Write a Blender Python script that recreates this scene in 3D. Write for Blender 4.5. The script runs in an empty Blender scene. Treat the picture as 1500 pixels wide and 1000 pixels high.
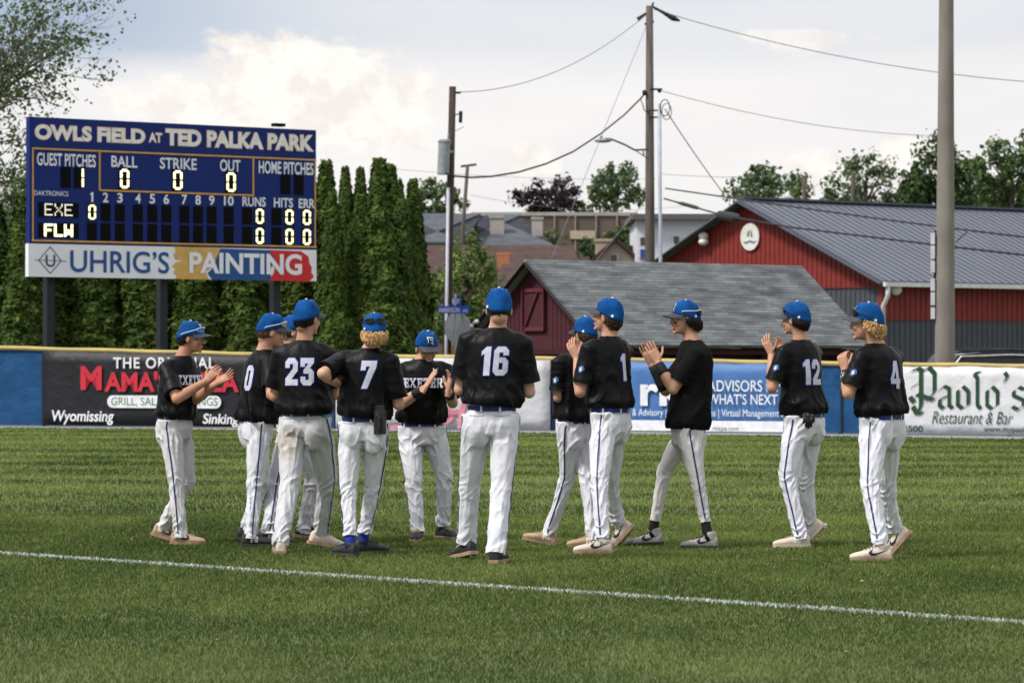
import bpy, bmesh, math, random
import numpy as np
from mathutils import Vector, Matrix
from mathutils.bvhtree import BVHTree

random.seed(11); RNG = np.random.default_rng(11)
scene = bpy.context.scene
COL = scene.collection
R = math.radians

# ---------------------------------------------------------------- camera, sky, sun, exposure
F, CH, HY = 5000.0, 1.42, 525.0          # focal length in photo pixels, eye height, horizon row
cam = bpy.data.cameras.new('camera'); cam_o = bpy.data.objects.new('camera', cam); COL.objects.link(cam_o)
cam_o.location = (0, 0, CH); cam_o.rotation_euler = (R(90), 0, 0)
cam.lens = 120.0; cam.sensor_width = 36.0; cam.shift_y = 25 / 1500
cam.clip_start = 0.5; cam.clip_end = 4000
cam.dof.use_dof = True; cam.dof.focus_distance = 25.0; cam.dof.aperture_fstop = 7.0
scene.camera = cam_o
scene.render.resolution_x, scene.render.resolution_y = 1024, 682
scene.view_settings.view_transform = 'Standard'; scene.view_settings.look = 'None'
scene.view_settings.gamma = 1.0; scene.view_settings.use_curve_mapping = False
scene.view_settings.exposure = 0.45

SUN_EL, SUN_AZ = 50.0, -118.0             # azimuth measured from straight ahead, negative = left
sun = bpy.data.lights.new('sun', 'SUN'); sun_o = bpy.data.objects.new('sun', sun); COL.objects.link(sun_o)
sun.energy = 3.1; sun.angle = R(12); sun.color = (1.0, 0.95, 0.88)
sun_dir = Vector((math.sin(R(SUN_AZ)) * math.cos(R(SUN_EL)), math.cos(R(SUN_AZ)) * math.cos(R(SUN_EL)), math.sin(R(SUN_EL))))
sun_o.rotation_euler = sun_dir.to_track_quat('Z', 'Y').to_euler()

world = bpy.data.worlds.new('World'); scene.world = world; world.use_nodes = True
def build_world():
    nt = world.node_tree; nt.nodes.clear(); N = nt.nodes.new; L = nt.links.new
    out = N('ShaderNodeOutputWorld'); bg = N('ShaderNodeBackground'); bg.inputs['Strength'].default_value = 0.1
    L(bg.outputs[0], out.inputs[0])
    sky = N('ShaderNodeTexSky'); sky.sky_type = 'NISHITA'; sky.sun_disc = False
    sky.sun_elevation = R(SUN_EL); sky.sun_rotation = R(SUN_AZ); sky.dust_density = 2.0
    tc = N('ShaderNodeTexCoord'); sep = N('ShaderNodeSeparateXYZ'); L(tc.outputs['Generated'], sep.inputs[0])
    X, Y, Z = sep.outputs
    def m(op, a, b=None, c=None, clamp=False):
        n = N('ShaderNodeMath'); n.operation = op; n.use_clamp = clamp
        for i, v in enumerate((a, b, c)):
            if v is None: continue
            if isinstance(v, (int, float)): n.inputs[i].default_value = v
            else: L(v, n.inputs[i])
        return n.outputs[0]
    def sm(v, lo, hi, a=0.0, b=1.0):
        n = N('ShaderNodeMapRange'); n.interpolation_type = 'SMOOTHSTEP'
        n.inputs[1].default_value = lo; n.inputs[2].default_value = hi; n.inputs[3].default_value = a; n.inputs[4].default_value = b
        L(v, n.inputs[0]); return n.outputs[0]
    def noise_(sx, sz, detail, off=0.0, rough=0.55, dist=0.0):
        mp = N('ShaderNodeMapping'); mp.inputs['Scale'].default_value = (sx, sx, sz); mp.inputs['Location'].default_value = (off, 0, off)
        L(tc.outputs['Generated'], mp.inputs[0])
        n = N('ShaderNodeTexNoise'); n.inputs['Scale'].default_value = 1.0; n.inputs['Detail'].default_value = detail
        n.inputs['Roughness'].default_value = rough; n.inputs['Distortion'].default_value = dist
        L(mp.outputs[0], n.inputs['Vector']); return n.outputs[0]
    def mix(f, a, b):
        n = N('ShaderNodeMix'); n.data_type = 'RGBA'
        if isinstance(f, (int, float)): n.inputs[0].default_value = f
        else: L(f, n.inputs[0])
        for i, v in ((6, a), (7, b)):
            if isinstance(v, tuple): n.inputs[i].default_value = (*v, 1)
            else: L(v, n.inputs[i])
        return n.outputs[2]
    big = noise_(9, 34, 5, 3.1); fine = noise_(70, 110, 6, 1.7, 0.6); mid = noise_(26, 60, 4, 7.3)
    overcast = mix(sm(big, 0.35, 0.65), (6.5, 6.4, 6.45), (7.1, 6.95, 6.85))
    overcast = mix(sm(Z, 0.0, 0.075, 0.75, 0.0), overcast, (7.0, 6.9, 6.65))
    # blue gaps high up, mostly to the left and at the very top
    hi = m('ADD', sm(Z, 0.066, 0.112), m('MULTIPLY', m('SUBTRACT', big, 0.5), 1.3))
    side = sm(X, -0.15, -0.02, 1.0, 0.30)
    gap = m('MULTIPLY', sm(hi, 0.18, 0.72), side)
    over2 = mix(sm(Z, 0.13, 0.75), overcast, (9.8, 9.9, 10.5))
    gap = m('MULTIPLY', gap, sm(Z, 0.18, 0.45, 1.0, 0.25))
    bluegrey = mix(0.2, (2.5, 3.4, 4.9), sky.outputs[0])
    c = mix(m('MULTIPLY', gap, 0.85), over2, bluegrey)
    # heaped clouds
    def heap(x0, z0, wx, wz, amt):
        ax = m('DIVIDE', m('SUBTRACT', X, x0), wx); az = m('DIVIDE', m('SUBTRACT', Z, z0), wz)
        az = m('MULTIPLY', az, sm(az, -0.4, 0.4, 0.55, 1.0))
        d = m('SQRT', m('ADD', m('MULTIPLY', ax, ax), m('MULTIPLY', az, az)))
        v = m('ADD', m('SUBTRACT', 1.0, d), m('MULTIPLY', m('SUBTRACT', fine, 0.5), 1.5))
        v = m('ADD', v, m('MULTIPLY', m('SUBTRACT', mid, 0.5), 0.6))
        return m('MULTIPLY', sm(v, 0.18, 0.52), amt)
    fine2 = noise_(95, 120, 6, 1.72, 0.62)
    cream = mix(sm(fine2, 0.40, 0.62), (6.85, 6.4, 6.1), (7.9, 7.55, 7.05))
    for x0, z0, wx, wz, amt in ((-0.066, 0.083, 0.040, 0.019, 1.0), (-0.09, 0.074, 0.04, 0.013, 0.8), (-0.043, 0.076, 0.026, 0.014, 1.0),
                                (0.006, 0.060, 0.013, 0.006, 0.8), (0.088, 0.055, 0.013, 0.007, 0.8), (0.12, 0.058, 0.02, 0.009, 0.7),
                                (0.085, 0.0935, 0.024, 0.0035, 0.55)):
        c = mix(heap(x0, z0, wx, wz, amt), c, cream)
    L(c, bg.inputs[0])
build_world()

# ---------------------------------------------------------------- helpers
def at(px, py, Y): return Vector(((px - 750) / F * Y, Y, CH - (py - HY) / F * Y))
def on_ground(px, py):
    Y = F * CH / (py - HY); return Vector(((px - 750) / F * Y, Y, 0.0))
def fwd(a): return Vector((math.sin(R(a)), math.cos(R(a)), 0))
def rgt(a): return Vector((math.cos(R(a)), -math.sin(R(a)), 0))
UP = Vector((0, 0, 1))

_h = lambda a: a
def vnoise(P, seed=0):
    P = np.asarray(P, float) + seed * 17.31
    i = np.floor(P).astype(np.int64); f = P - i; f = f * f * (3 - 2 * f)
    def h(dx, dy, dz):
        n = ((i[:, 0] + dx) * 374761393 + (i[:, 1] + dy) * 668265263 + (i[:, 2] + dz) * 2147483647 + seed * 974711) & 0xffffffff
        n = ((n ^ (n >> 13)) * 1274126177) & 0xffffffff
        return ((n ^ (n >> 16)) & 0xffff) / 65535.0
    x, y, z = f.T
    l = lambda a, b, t: a + (b - a) * t
    return l(l(l(h(0,0,0), h(1,0,0), x), l(h(0,1,0), h(1,1,0), x), y), l(l(h(0,0,1), h(1,0,1), x), l(h(0,1,1), h(1,1,1), x), y), z)
def ridge(v, p=1.6): return (1 - np.abs(2 * v - 1)) ** p

def join(parts):
    V, Fc = [], []
    for v, f in parts:
        o = len(V); V.extend([Vector(p) for p in v]); Fc.extend([tuple(i + o for i in q) for q in f])
    return V, Fc
def box(c, size, ux=Vector((1,0,0)), uy=Vector((0,1,0)), uz=UP):
    c = Vector(c); hx, hy, hz = (s / 2 for s in size)
    V = [c + ux * hx * a + uy * hy * b + uz * hz * d for d in (-1, 1) for b in (-1, 1) for a in (-1, 1)]
    return V, [(0,2,3,1), (4,5,7,6), (0,1,5,4), (2,6,7,3), (0,4,6,2), (1,3,7,5)]
def box2(a, b, w, h, up=UP):               # bar from a to b
    a, b = Vector(a), Vector(b); d = (b - a).normalized()
    s = d.cross(up)
    if s.length < 1e-4: s = d.cross(Vector((0, 1, 0)))
    s.normalize(); u = s.cross(d)
    return box((a + b) / 2, ((b - a).length, w, h), d, s, u)
def rings(rs, n=20, cap=True):             # rs: (center, ax, ay, rx, ry)
    V, Fc = [], []
    for c, ax, ay, rx, ry in rs:
        for k in range(n):
            t = 2 * math.pi * k / n
            V.append(Vector(c) + ax * (rx * math.cos(t)) + ay * (ry * math.sin(t)))
    for i in range(len(rs) - 1):
        for k in range(n):
            a, b = i * n + k, i * n + (k + 1) % n
            Fc.append((a, b, b + n, a + n))
    if cap:
        Fc.append(tuple(range(n))[::-1]); Fc.append(tuple((len(rs) - 1) * n + k for k in range(n)))
    return V, Fc
def tube(pts, rad, n=8, ref=None, flat=1.0):
    pts = [Vector(p) for p in pts]
    if not isinstance(rad, (list, tuple)): rad = [rad] * len(pts)
    rs = []; side = None
    for i, p in enumerate(pts):
        t = (pts[min(i + 1, len(pts) - 1)] - pts[max(i - 1, 0)]).normalized()
        if side is None:
            r0 = ref if ref is not None else (Vector((0, 0, 1)) if abs(t.z) < 0.9 else Vector((1, 0, 0)))
            side = r0 - t * r0.dot(t)
        side = (side - t * side.dot(t)).normalized()
        rs.append((p, side, t.cross(side), rad[i], rad[i] * flat))
    return rings(rs, n)
def ellipsoid(c, r, M=None, nu=20, nv=12):
    V, Fc = [], []
    c = Vector(c)
    def P(x, y, z):
        v = Vector((x * r[0], y * r[1], z * r[2]))
        return c + (M @ v if M is not None else v)
    V.append(P(0, 0, 1))
    for j in range(1, nv):
        t = math.pi * j / nv
        for i in range(nu):
            a = 2 * math.pi * i / nu
            V.append(P(math.sin(t) * math.cos(a), math.sin(t) * math.sin(a), math.cos(t)))
    V.append(P(0, 0, -1)); last = len(V) - 1
    for i in range(nu): Fc.append((0, 1 + i, 1 + (i + 1) % nu))
    for j in range(nv - 2):
        for i in range(nu):
            a = 1 + j * nu + i; b = 1 + j * nu + (i + 1) % nu
            Fc.append((a, a + nu, b + nu, b))
    o = 1 + (nv - 2) * nu
    for i in range(nu): Fc.append((o + i, last, o + (i + 1) % nu))
    return V, Fc
def prism(poly, o, u, v, n, depth):        # 2-D outline extruded along n
    V = [o + u * x + v * y for x, y in poly] + [o + u * x + v * y + n * depth for x, y in poly]; k = len(poly)
    return V, [tuple(range(k))[::-1], tuple(range(k, 2 * k))] + [(i, (i + 1) % k, (i + 1) % k + k, i + k) for i in range(k)]

def mk(name, geo, mat, parent=None, base=None, smooth=False, midx=None, recalc=False):
    V, Fc = geo
    if base is None: base = Vector(parent.get('_base', (0, 0, 0))) if parent else Vector((0, 0, 0))
    b = Vector(base)
    me = bpy.data.meshes.new(name)
    if isinstance(V, np.ndarray): V = V - np.array(b)
    else: V = [(p[0] - b.x, p[1] - b.y, p[2] - b.z) for p in V]
    me.from_pydata(V if not isinstance(V, np.ndarray) else V.tolist(), [], Fc)
    for m_ in (mat if isinstance(mat, (list, tuple)) else [mat]): me.materials.append(m_)
    if midx is not None: me.polygons.foreach_set('material_index', midx)
    if recalc:
        bm = bmesh.new(); bm.from_mesh(me); bmesh.ops.recalc_face_normals(bm, faces=bm.faces); bm.to_mesh(me); bm.free()
    if smooth: me.polygons.foreach_set('use_smooth', [True] * len(me.polygons))
    o = bpy.data.objects.new(name, me); COL.objects.link(o)
    o['_base'] = tuple(b)
    if parent: o.parent = parent
    else: o.location = b
    return o
def tag(o, label, cat, group=None, kind=None):
    if label: o['label'] = label
    if cat: o['category'] = cat
    if group: o['group'] = group
    if kind: o['kind'] = kind
    return o
def thing(name, base, label, cat, group=None):
    o = bpy.data.objects.new(name, None); COL.objects.link(o); o.location = base; o['_base'] = tuple(base)
    o.empty_display_size = 0.2
    return tag(o, label, cat, group)
def struct(o): o['kind'] = 'structure'; return o
def soft(o, ang=40):
    o.data.polygons.foreach_set('use_smooth', [True] * len(o.data.polygons))
    try: o.data.set_sharp_from_angle(angle=R(ang))
    except Exception: pass
    return o

def evaluated(o):
    dg = bpy.context.evaluated_depsgraph_get(); dg.update()
    return bpy.data.meshes.new_from_object(o.evaluated_get(dg))
def remesh(geo, voxel, smooth=6, fac=0.5):
    V, Fc = geo
    me = bpy.data.meshes.new('tmp'); me.from_pydata([tuple(v) for v in V], [], Fc)
    bm = bmesh.new(); bm.from_mesh(me); bmesh.ops.recalc_face_normals(bm, faces=bm.faces); bm.to_mesh(me); bm.free()
    o = bpy.data.objects.new('tmp', me); COL.objects.link(o)
    md = o.modifiers.new('r', 'REMESH'); md.mode = 'VOXEL'; md.voxel_size = voxel
    if smooth:
        s = o.modifiers.new('s', 'SMOOTH'); s.iterations = smooth; s.factor = fac
    m2 = evaluated(o)
    n = len(m2.vertices); A = np.empty(n * 3); m2.vertices.foreach_get('co', A); A = A.reshape(-1, 3)
    Nn = np.empty(n * 3); m2.vertices.foreach_get('normal', Nn); Nn = Nn.reshape(-1, 3)
    faces = [tuple(p.vertices) for p in m2.polygons]
    bpy.data.objects.remove(o); bpy.data.meshes.remove(me); bpy.data.meshes.remove(m2)
    return A, Nn, faces
def bvh(A, faces): return BVHTree.FromPolygons([tuple(v) for v in A], faces)

# 2-D filled shapes from outlines or lettering -> (V2, F)
def shape2d(polys, grow=0.0):
    cu = bpy.data.curves.new('tmp', 'CURVE'); cu.dimensions = '2D'; cu.fill_mode = 'BOTH'; cu.offset = grow
    for pl in polys:
        sp = cu.splines.new('POLY'); sp.points.add(len(pl) - 1); sp.use_cyclic_u = True
        for i, (x, y) in enumerate(pl): sp.points[i].co = (x, y, 0, 1)
    o = bpy.data.objects.new('tmp', cu); COL.objects.link(o); me = evaluated(o)
    V = [(v.co.x, v.co.y) for v in me.vertices]; Fc = [tuple(p.vertices) for p in me.polygons]
    bpy.data.objects.remove(o); bpy.data.curves.remove(cu); bpy.data.meshes.remove(me)
    return V, Fc
def text2d(body, bold=0.0, shear=0.0, spacing=1.0):
    cu = bpy.data.curves.new('tmp', 'FONT'); cu.body = body; cu.size = 1.0; cu.offset = bold; cu.shear = shear
    cu.space_character = spacing; cu.fill_mode = 'BOTH'; cu.resolution_u = 4
    o = bpy.data.objects.new('tmp', cu); COL.objects.link(o); me = evaluated(o)
    V = [(v.co.x, v.co.y) for v in me.vertices]; Fc = [tuple(p.vertices) for p in me.polygons]
    bpy.data.objects.remove(o); bpy.data.curves.remove(cu); bpy.data.meshes.remove(me)
    return V, Fc
def fit(g, x0, y0, x1, y1):
    V, Fc = g
    xs = [v[0] for v in V]; ys = [v[1] for v in V]
    a, b, c, d = min(xs), max(xs), min(ys), max(ys)
    return [(x0 + (x - a) / (b - a) * (x1 - x0), y0 + (y - c) / (d - c) * (y1 - y0)) for x, y in V], Fc
class Plane:
    def __init__(s, o, u, v): s.o, s.u, s.v = Vector(o), Vector(u).normalized(), Vector(v).normalized(); s.n = s.u.cross(s.v).normalized()
    def P(s, a, b, d=0.0): return s.o + s.u * a + s.v * b + s.n * d
    def hit(s, px, py):
        d = at(px, py, 1.0) - Vector((0, 0, CH)); c = Vector((0, 0, CH))
        t = (s.o - c).dot(s.n) / d.dot(s.n); q = c + d * t - s.o
        return q.dot(s.u), q.dot(s.v)
    def lay(s, g, d): return [s.P(x, y, d) for x, y in g[0]], g[1]
    def slab(s, poly, d0, d1):
        return prism(poly, s.o + s.n * d0, s.u, s.v, s.n, d1 - d0)
    def rect(s, x0, y0, x1, y1, d0, d1): return s.slab([(x0, y0), (x1, y0), (x1, y1), (x0, y1)], d0, d1)

# ---------------------------------------------------------------- materials
MATS = {}
def mat(name, col, rough=0.7, col2=None, scale=6.0, detail=4.0, lo=0.35, hi=0.65, bump=0.0, bscale=60.0, spec=0.3, metal=0.0,
        stretch=(1, 1, 1), bstretch=(1, 1, 1), island=0.0, emit=0.0, coat=0.0, sheen=0.0, stains_and_tones=(), bdist=0.01, trans=0.0):
    if name in MATS: return MATS[name]
    m_ = bpy.data.materials.new(name); m_.use_nodes = True; MATS[name] = m_
    nt = m_.node_tree; N = nt.nodes.new; L = nt.links.new
    bs = nt.nodes['Principled BSDF']
    if col2 is None: col2 = tuple(c * 0.82 for c in col)
    tc = N('ShaderNodeTexCoord')
    def nz(sc, st, det):
        mp = N('ShaderNodeMapping'); mp.inputs['Scale'].default_value = st; L(tc.outputs['Object'], mp.inputs[0])
        n = N('ShaderNodeTexNoise'); n.inputs['Scale'].default_value = sc; n.inputs['Detail'].default_value = det; L(mp.outputs[0], n.inputs['Vector'])
        return n.outputs[0]
    def mr(v, a, b, c=0.0, d=1.0):
        n = N('ShaderNodeMapRange'); n.inputs[1].default_value = a; n.inputs[2].default_value = b; n.inputs[3].default_value = c; n.inputs[4].default_value = d
        L(v, n.inputs[0]); return n.outputs[0]
    def mx(f, a, b, mode='MIX'):
        n = N('ShaderNodeMix'); n.data_type = 'RGBA'; n.blend_type = mode
        if isinstance(f, float): n.inputs[0].default_value = f
        else: L(f, n.inputs[0])
        for i, v in ((6, a), (7, b)):
            if isinstance(v, tuple): n.inputs[i].default_value = (*v, 1)
            else: L(v, n.inputs[i])
        return n.outputs[2]
    c = mx(mr(nz(scale, stretch, detail), lo, hi), tuple(col), tuple(col2))
    if island:
        g = N('ShaderNodeNewGeometry')
        v = mr(g.outputs['Random Per Island'], 0, 1, 1 - island, 1 + island)
        n = N('ShaderNodeVectorMath'); n.operation = 'SCALE'; L(c, n.inputs[0]); L(v, n.inputs['Scale']); c = n.outputs[0]
    for (ctr, rad, scol, amt) in stains_and_tones:
        n = N('ShaderNodeVectorMath'); n.operation = 'DISTANCE'; L(tc.outputs['Object'], n.inputs[0]); n.inputs[1].default_value = ctr
        f = mr(n.outputs['Value'], rad * 0.2, rad, amt, 0.0)
        k = N('ShaderNodeMath'); k.operation = 'MULTIPLY'; L(f, k.inputs[0]); L(mr(nz(18, (1, 1, 1), 5), 0.32, 0.6), k.inputs[1])
        c = mx(k.outputs[0], c, tuple(scol))
    L(c, bs.inputs['Base Color'])
    bs.inputs['Roughness'].default_value = rough; bs.inputs['Specular IOR Level'].default_value = spec; bs.inputs['Metallic'].default_value = metal
    if coat: bs.inputs['Coat Weight'].default_value = coat
    if sheen: bs.inputs['Sheen Weight'].default_value = sheen; bs.inputs['Sheen Roughness'].default_value = 0.4
    if emit: L(c, bs.inputs['Emission Color']); bs.inputs['Emission Strength'].default_value = emit
    if bump:
        b = N('ShaderNodeBump'); b.inputs['Strength'].default_value = bump; b.inputs['Distance'].default_value = bdist
        L(nz(bscale, bstretch, 4), b.inputs['Height']); L(b.outputs[0], bs.inputs['Normal'])
    if trans:
        t = N('ShaderNodeBsdfTranslucent'); L(c, t.inputs[0]); ad = N('ShaderNodeMixShader'); ad.inputs[0].default_value = trans
        L(bs.outputs[0], ad.inputs[1]); L(t.outputs[0], ad.inputs[2]); L(ad.outputs[0], nt.nodes['Material Output'].inputs[0])
    return m_
# ---------------------------------------------------------------- ground, grass, line
def attr_mat(name, rough=0.6, trans=0.0):
    m_ = bpy.data.materials.new(name); m_.use_nodes = True; nt = m_.node_tree
    a = nt.nodes.new('ShaderNodeAttribute'); a.attribute_name = 'tint'; bs = nt.nodes['Principled BSDF']
    nt.links.new(a.outputs['Color'], bs.inputs['Base Color']); bs.inputs['Roughness'].default_value = rough; bs.inputs['Specular IOR Level'].default_value = 0.12
    if trans:
        t = nt.nodes.new('ShaderNodeBsdfTranslucent'); nt.links.new(a.outputs['Color'], t.inputs[0]); mxs = nt.nodes.new('ShaderNodeMixShader')
        mxs.inputs[0].default_value = trans; nt.links.new(bs.outputs[0], mxs.inputs[1]); nt.links.new(t.outputs[0], mxs.inputs[2])
        nt.links.new(mxs.outputs[0], nt.nodes['Material Output'].inputs[0])
    return m_
L0, L1 = on_ground(-40, 809.5), on_ground(1540, 916)
LD = (L1 - L0).normalized(); LN = Vector((-LD.y, LD.x, 0))

def fence_pt(px):                            # base line of the padded fence, and its top
    xs = [-300, 0, 360, 780, 1100, 1330, 1500, 1800]
    b = np.interp(px, xs, [622.5, 624, 627, 631, 634.5, 637.5, 639.5, 643]); t = np.interp(px, xs, [499, 505.5, 514.5, 521, 525.8, 529.5, 531.8, 535])
    g = on_ground(px, b); return g, CH - (t - HY) / F * g.y

def build_ground():
    soil = mat('grass_base', (0.060, 0.080, 0.024), 0.95, (0.095, 0.112, 0.040), scale=0.9, detail=8, bump=0.6, bscale=9, bdist=0.05, stretch=(0.5, 1.2, 1))
    def hz(x, y):
        t = min(max((y - 140) / 90, 0), 1); t = t * t * (3 - 2 * t); return 8.2 * t
    xs = np.linspace(-420, 420, 31); ys = [-12, 4, 10, 14, 20, 30, 45, 60, 75, 100, 140, 155, 170, 185, 200, 215, 230, 260, 320, 450, 800]
    V = [(x, y, hz(x, y)) for y in ys for x in xs]; n = len(xs)
    Fc = [(j * n + i, j * n + i + 1, (j + 1) * n + i + 1, (j + 1) * n + i) for j in range(len(ys) - 1) for i in range(n - 1)]
    g = mk('ground', (V, Fc), soil, smooth=True); struct(g); tag(g, 'mown green outfield ground running to the hill', 'ground')
    # gravel strip along the foot of the fence
    A, B = [], []
    for px in range(-300, 1801, 60):
        p, _ = fence_pt(px); d = Vector((0, 1, 0)); A.append(p + d * 0.6 + UP * 0.005); B.append(p - d * 2.1 + UP * 0.005)
    V = A + B; k = len(A)
    tr = mk('warning_track', (V, [(i, i + 1, k + i + 1, k + i)[::-1] for i in range(k - 1)]),
            mat('cinder', (0.20, 0.21, 0.24), 0.95, (0.27, 0.28, 0.31), scale=3, detail=8, bump=0.5, bscale=30), recalc=True)
    struct(tr); tag(tr, 'narrow grey strip along the foot of the outfield fence', 'track')

def blades(n, ymin, ymax, h, w, seed, sel=None, col=None, pw=0.0):
    rg = np.random.default_rng(seed)
    u = rg.random(n); e = 2 - pw
    y = (ymin ** e + u * (ymax ** e - ymin ** e)) ** (1 / e)
    x = (rg.random(n) * 2 - 1) * (0.195 * y + 0.4)
    P = np.stack([x, y, np.zeros(n)], 1)
    if sel is not None:
        k = sel(P); P = P[k]; n = len(P)
    if n == 0: return None
    sc = (P[:, 1] / 20.0)
    hh = h * (0.55 + 0.8 * rg.random(n)) * np.clip(sc, 0.8, 1.4) ** 0.5; ww = w * (0.7 + 0.6 * rg.random(n)) * np.clip(sc, 0.7, 4)
    a = rg.random(n) * 2 * math.pi; lean = (0.25 + 0.9 * rg.random(n)) * hh; b = rg.random(n) * 2 * math.pi
    side = np.stack([np.cos(a), np.sin(a) * 0.6, np.zeros(n)], 1) * ww[:, None] / 2
    tip = P + np.stack([np.cos(b) * lean, np.sin(b) * lean, hh], 1)
    midp = P + np.stack([np.cos(b) * lean * 0.3, np.sin(b) * lean * 0.3, hh * 0.6], 1)
    V = np.concatenate([P - side, P + side, midp + side * 0.8, midp - side * 0.8, tip], 0)
    i = np.arange(n)
    if col is None:
        q = P.copy()
        big = vnoise(q * [0.35, 0.16, 1], 3) * 0.5 + vnoise(q * [0.9, 0.5, 1], 4) * 0.5; fine = vnoise(q * [4, 1.8, 1], 5)
        stripe = 0.5 + 0.5 * np.sin(2 * math.pi * (P[:, 1] * 0.93 + P[:, 0] * 0.05) / 3.1 + 3.4 * vnoise(P * [.10, .35, 1], 15)) * (.4 + .9 * vnoise(P * [.22, .2, 1], 16))
        stripe = np.clip((stripe - 0.5) * 2 + 0.5, 0, 1) * np.clip((P[:, 1] - 25) / 12, 0.15, 1)
        t = np.clip(0.5 + 1.25 * (big - 0.5) + 0.5 * (fine - 0.5) + 0.60 * (stripe - 0.4) + 0.24 * rg.standard_normal(n), 0, 1)
        c0 = np.array([0.048, 0.078, 0.015]); c1 = np.array([0.196, 0.246, 0.062])
        C = c0 + (c1 - c0) * t[:, None]
        pale = rg.random(n) < 0.07; C[pale] = C[pale] * 0.5 + np.array([0.13, 0.14, 0.07])
        dry = rg.random(n) < 0.015; C[dry] = [0.25, 0.21, 0.11]
    else:
        C = np.array(col) * (0.75 + 0.35 * rg.random((n, 1)))
    return V, n, np.concatenate([C] * 5, 0), i
def blade_obj(name, packs, material):
    Vs, Cs, loops, starts, tot = [], [], [], [], []
    off = 0; lo = 0
    for V, n, C, i in packs:
        Vs.append(V); Cs.append(C)
        quad = np.stack([i, i + n, i + 2 * n, i + 3 * n], 1) + off; tri = np.stack([i + 3 * n, i + 2 * n, i + 4 * n], 1) + off
        loops += [quad.ravel(), tri.ravel()]
        starts += [lo + np.arange(n) * 4, lo + 4 * n + np.arange(n) * 3]; tot += [np.full(n, 4), np.full(n, 3)]
        lo += 7 * n; off += 5 * n
    V = np.concatenate(Vs); C = np.concatenate(Cs); lp = np.concatenate(loops); st = np.concatenate(starts)
    me = bpy.data.meshes.new(name); me.vertices.add(len(V)); me.vertices.foreach_set('co', V.ravel())
    me.loops.add(len(lp)); me.loops.foreach_set('vertex_index', lp.astype(np.int32)); me.polygons.add(len(st)); me.polygons.foreach_set('loop_start', st.astype(np.int32))
    me.update(calc_edges=True)
    at_ = me.color_attributes.new('tint', 'FLOAT_COLOR', 'POINT'); at_.data.foreach_set('color', np.concatenate([C, np.ones((len(C), 1))], 1).ravel())
    me.materials.append(material)
    o = bpy.data.objects.new(name, me); COL.objects.link(o); return o
def line_d(P): return (P[:, 0] - L0.x) * LN.x + (P[:, 1] - L0.y) * LN.y
def build_grass():
    notline = lambda P: np.abs(line_d(P)) > 0.030
    packs = [blades(540000, 13.0, 31, 0.023, 0.0048, 1, notline, pw=0.7), blades(320000, 28, 70, 0.027, 0.0060, 2, lambda P: np.array([True] * len(P)), pw=0.9)]
    # nothing grows past the track
    V, n, C, i = packs[1]
    fy = np.interp(V[:n, 0] / V[:n, 1] * F + 750, *zip(*[(px, fence_pt(px)[0].y - 2.0) for px in range(-300, 1801, 50)]))
    keep = V[:n, 1] < fy; idx = np.where(keep)[0]
    packs[1] = (np.concatenate([V[k * n + idx] for k in range(5)]), len(idx), np.concatenate([C[k * n + idx] for k in range(5)]), np.arange(len(idx)))
    g = blade_obj('grass', packs, attr_mat('grass_blade', 0.55, 0.3)); tag(g, 'short mown green grass of the outfield', 'grass', kind='stuff')
    thin = lambda P: (np.abs(line_d(P)) < 0.048 * (0.65 + 0.5 * vnoise(P * [2.2, 2.2, 1], 9))) & (vnoise(P * [2.3, 2.3, 1], 12) > 0.06)
    ch = blade_obj('foul_line', [blades(900000, 16.5, 27.5, 0.022, 0.0065, 8, thin, (0.50, 0.53, 0.51))], attr_mat('chalked_blade', 0.85))
    struct(ch); tag(ch, 'white chalk foul line slanting across the grass', 'line')
    for k, (px, py) in enumerate(((1328, 908), (1382, 807), (1263, 858), (318, 947), (440, 876), (1240, 965))):
        p = on_ground(px, py) + UP * 0.035; a = random.random() * 6
        u = Vector((math.cos(a), math.sin(a), 0.1)) * 0.013; v = Vector((-math.sin(a), math.cos(a), 0.5)) * 0.009
        lf = mk('fallen_leaf', ([p - u, p - u * .3 + v, p + u, p - u * .3 - v, p + UP * 0.006], [(0, 4, 1), (1, 4, 2), (2, 4, 3), (3, 4, 0)]), mat('dry_leaf', (0.42, 0.33, 0.2), 0.8))
        tag(lf, ['dry tan leaf on the grass below the foul line at far right', 'dry leaf on the grass to the right of the player wearing number 4', 'dry leaf on the grass just below the player wearing number 4',
                 'dry leaf on the grass in the lower left foreground', 'dry leaf just below the foul line under the player wearing number 23', 'dry leaf nearest the camera in the lower right foreground'][k], 'leaf', 'dry leaves scattered on the grass')
build_ground(); build_grass()

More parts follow.
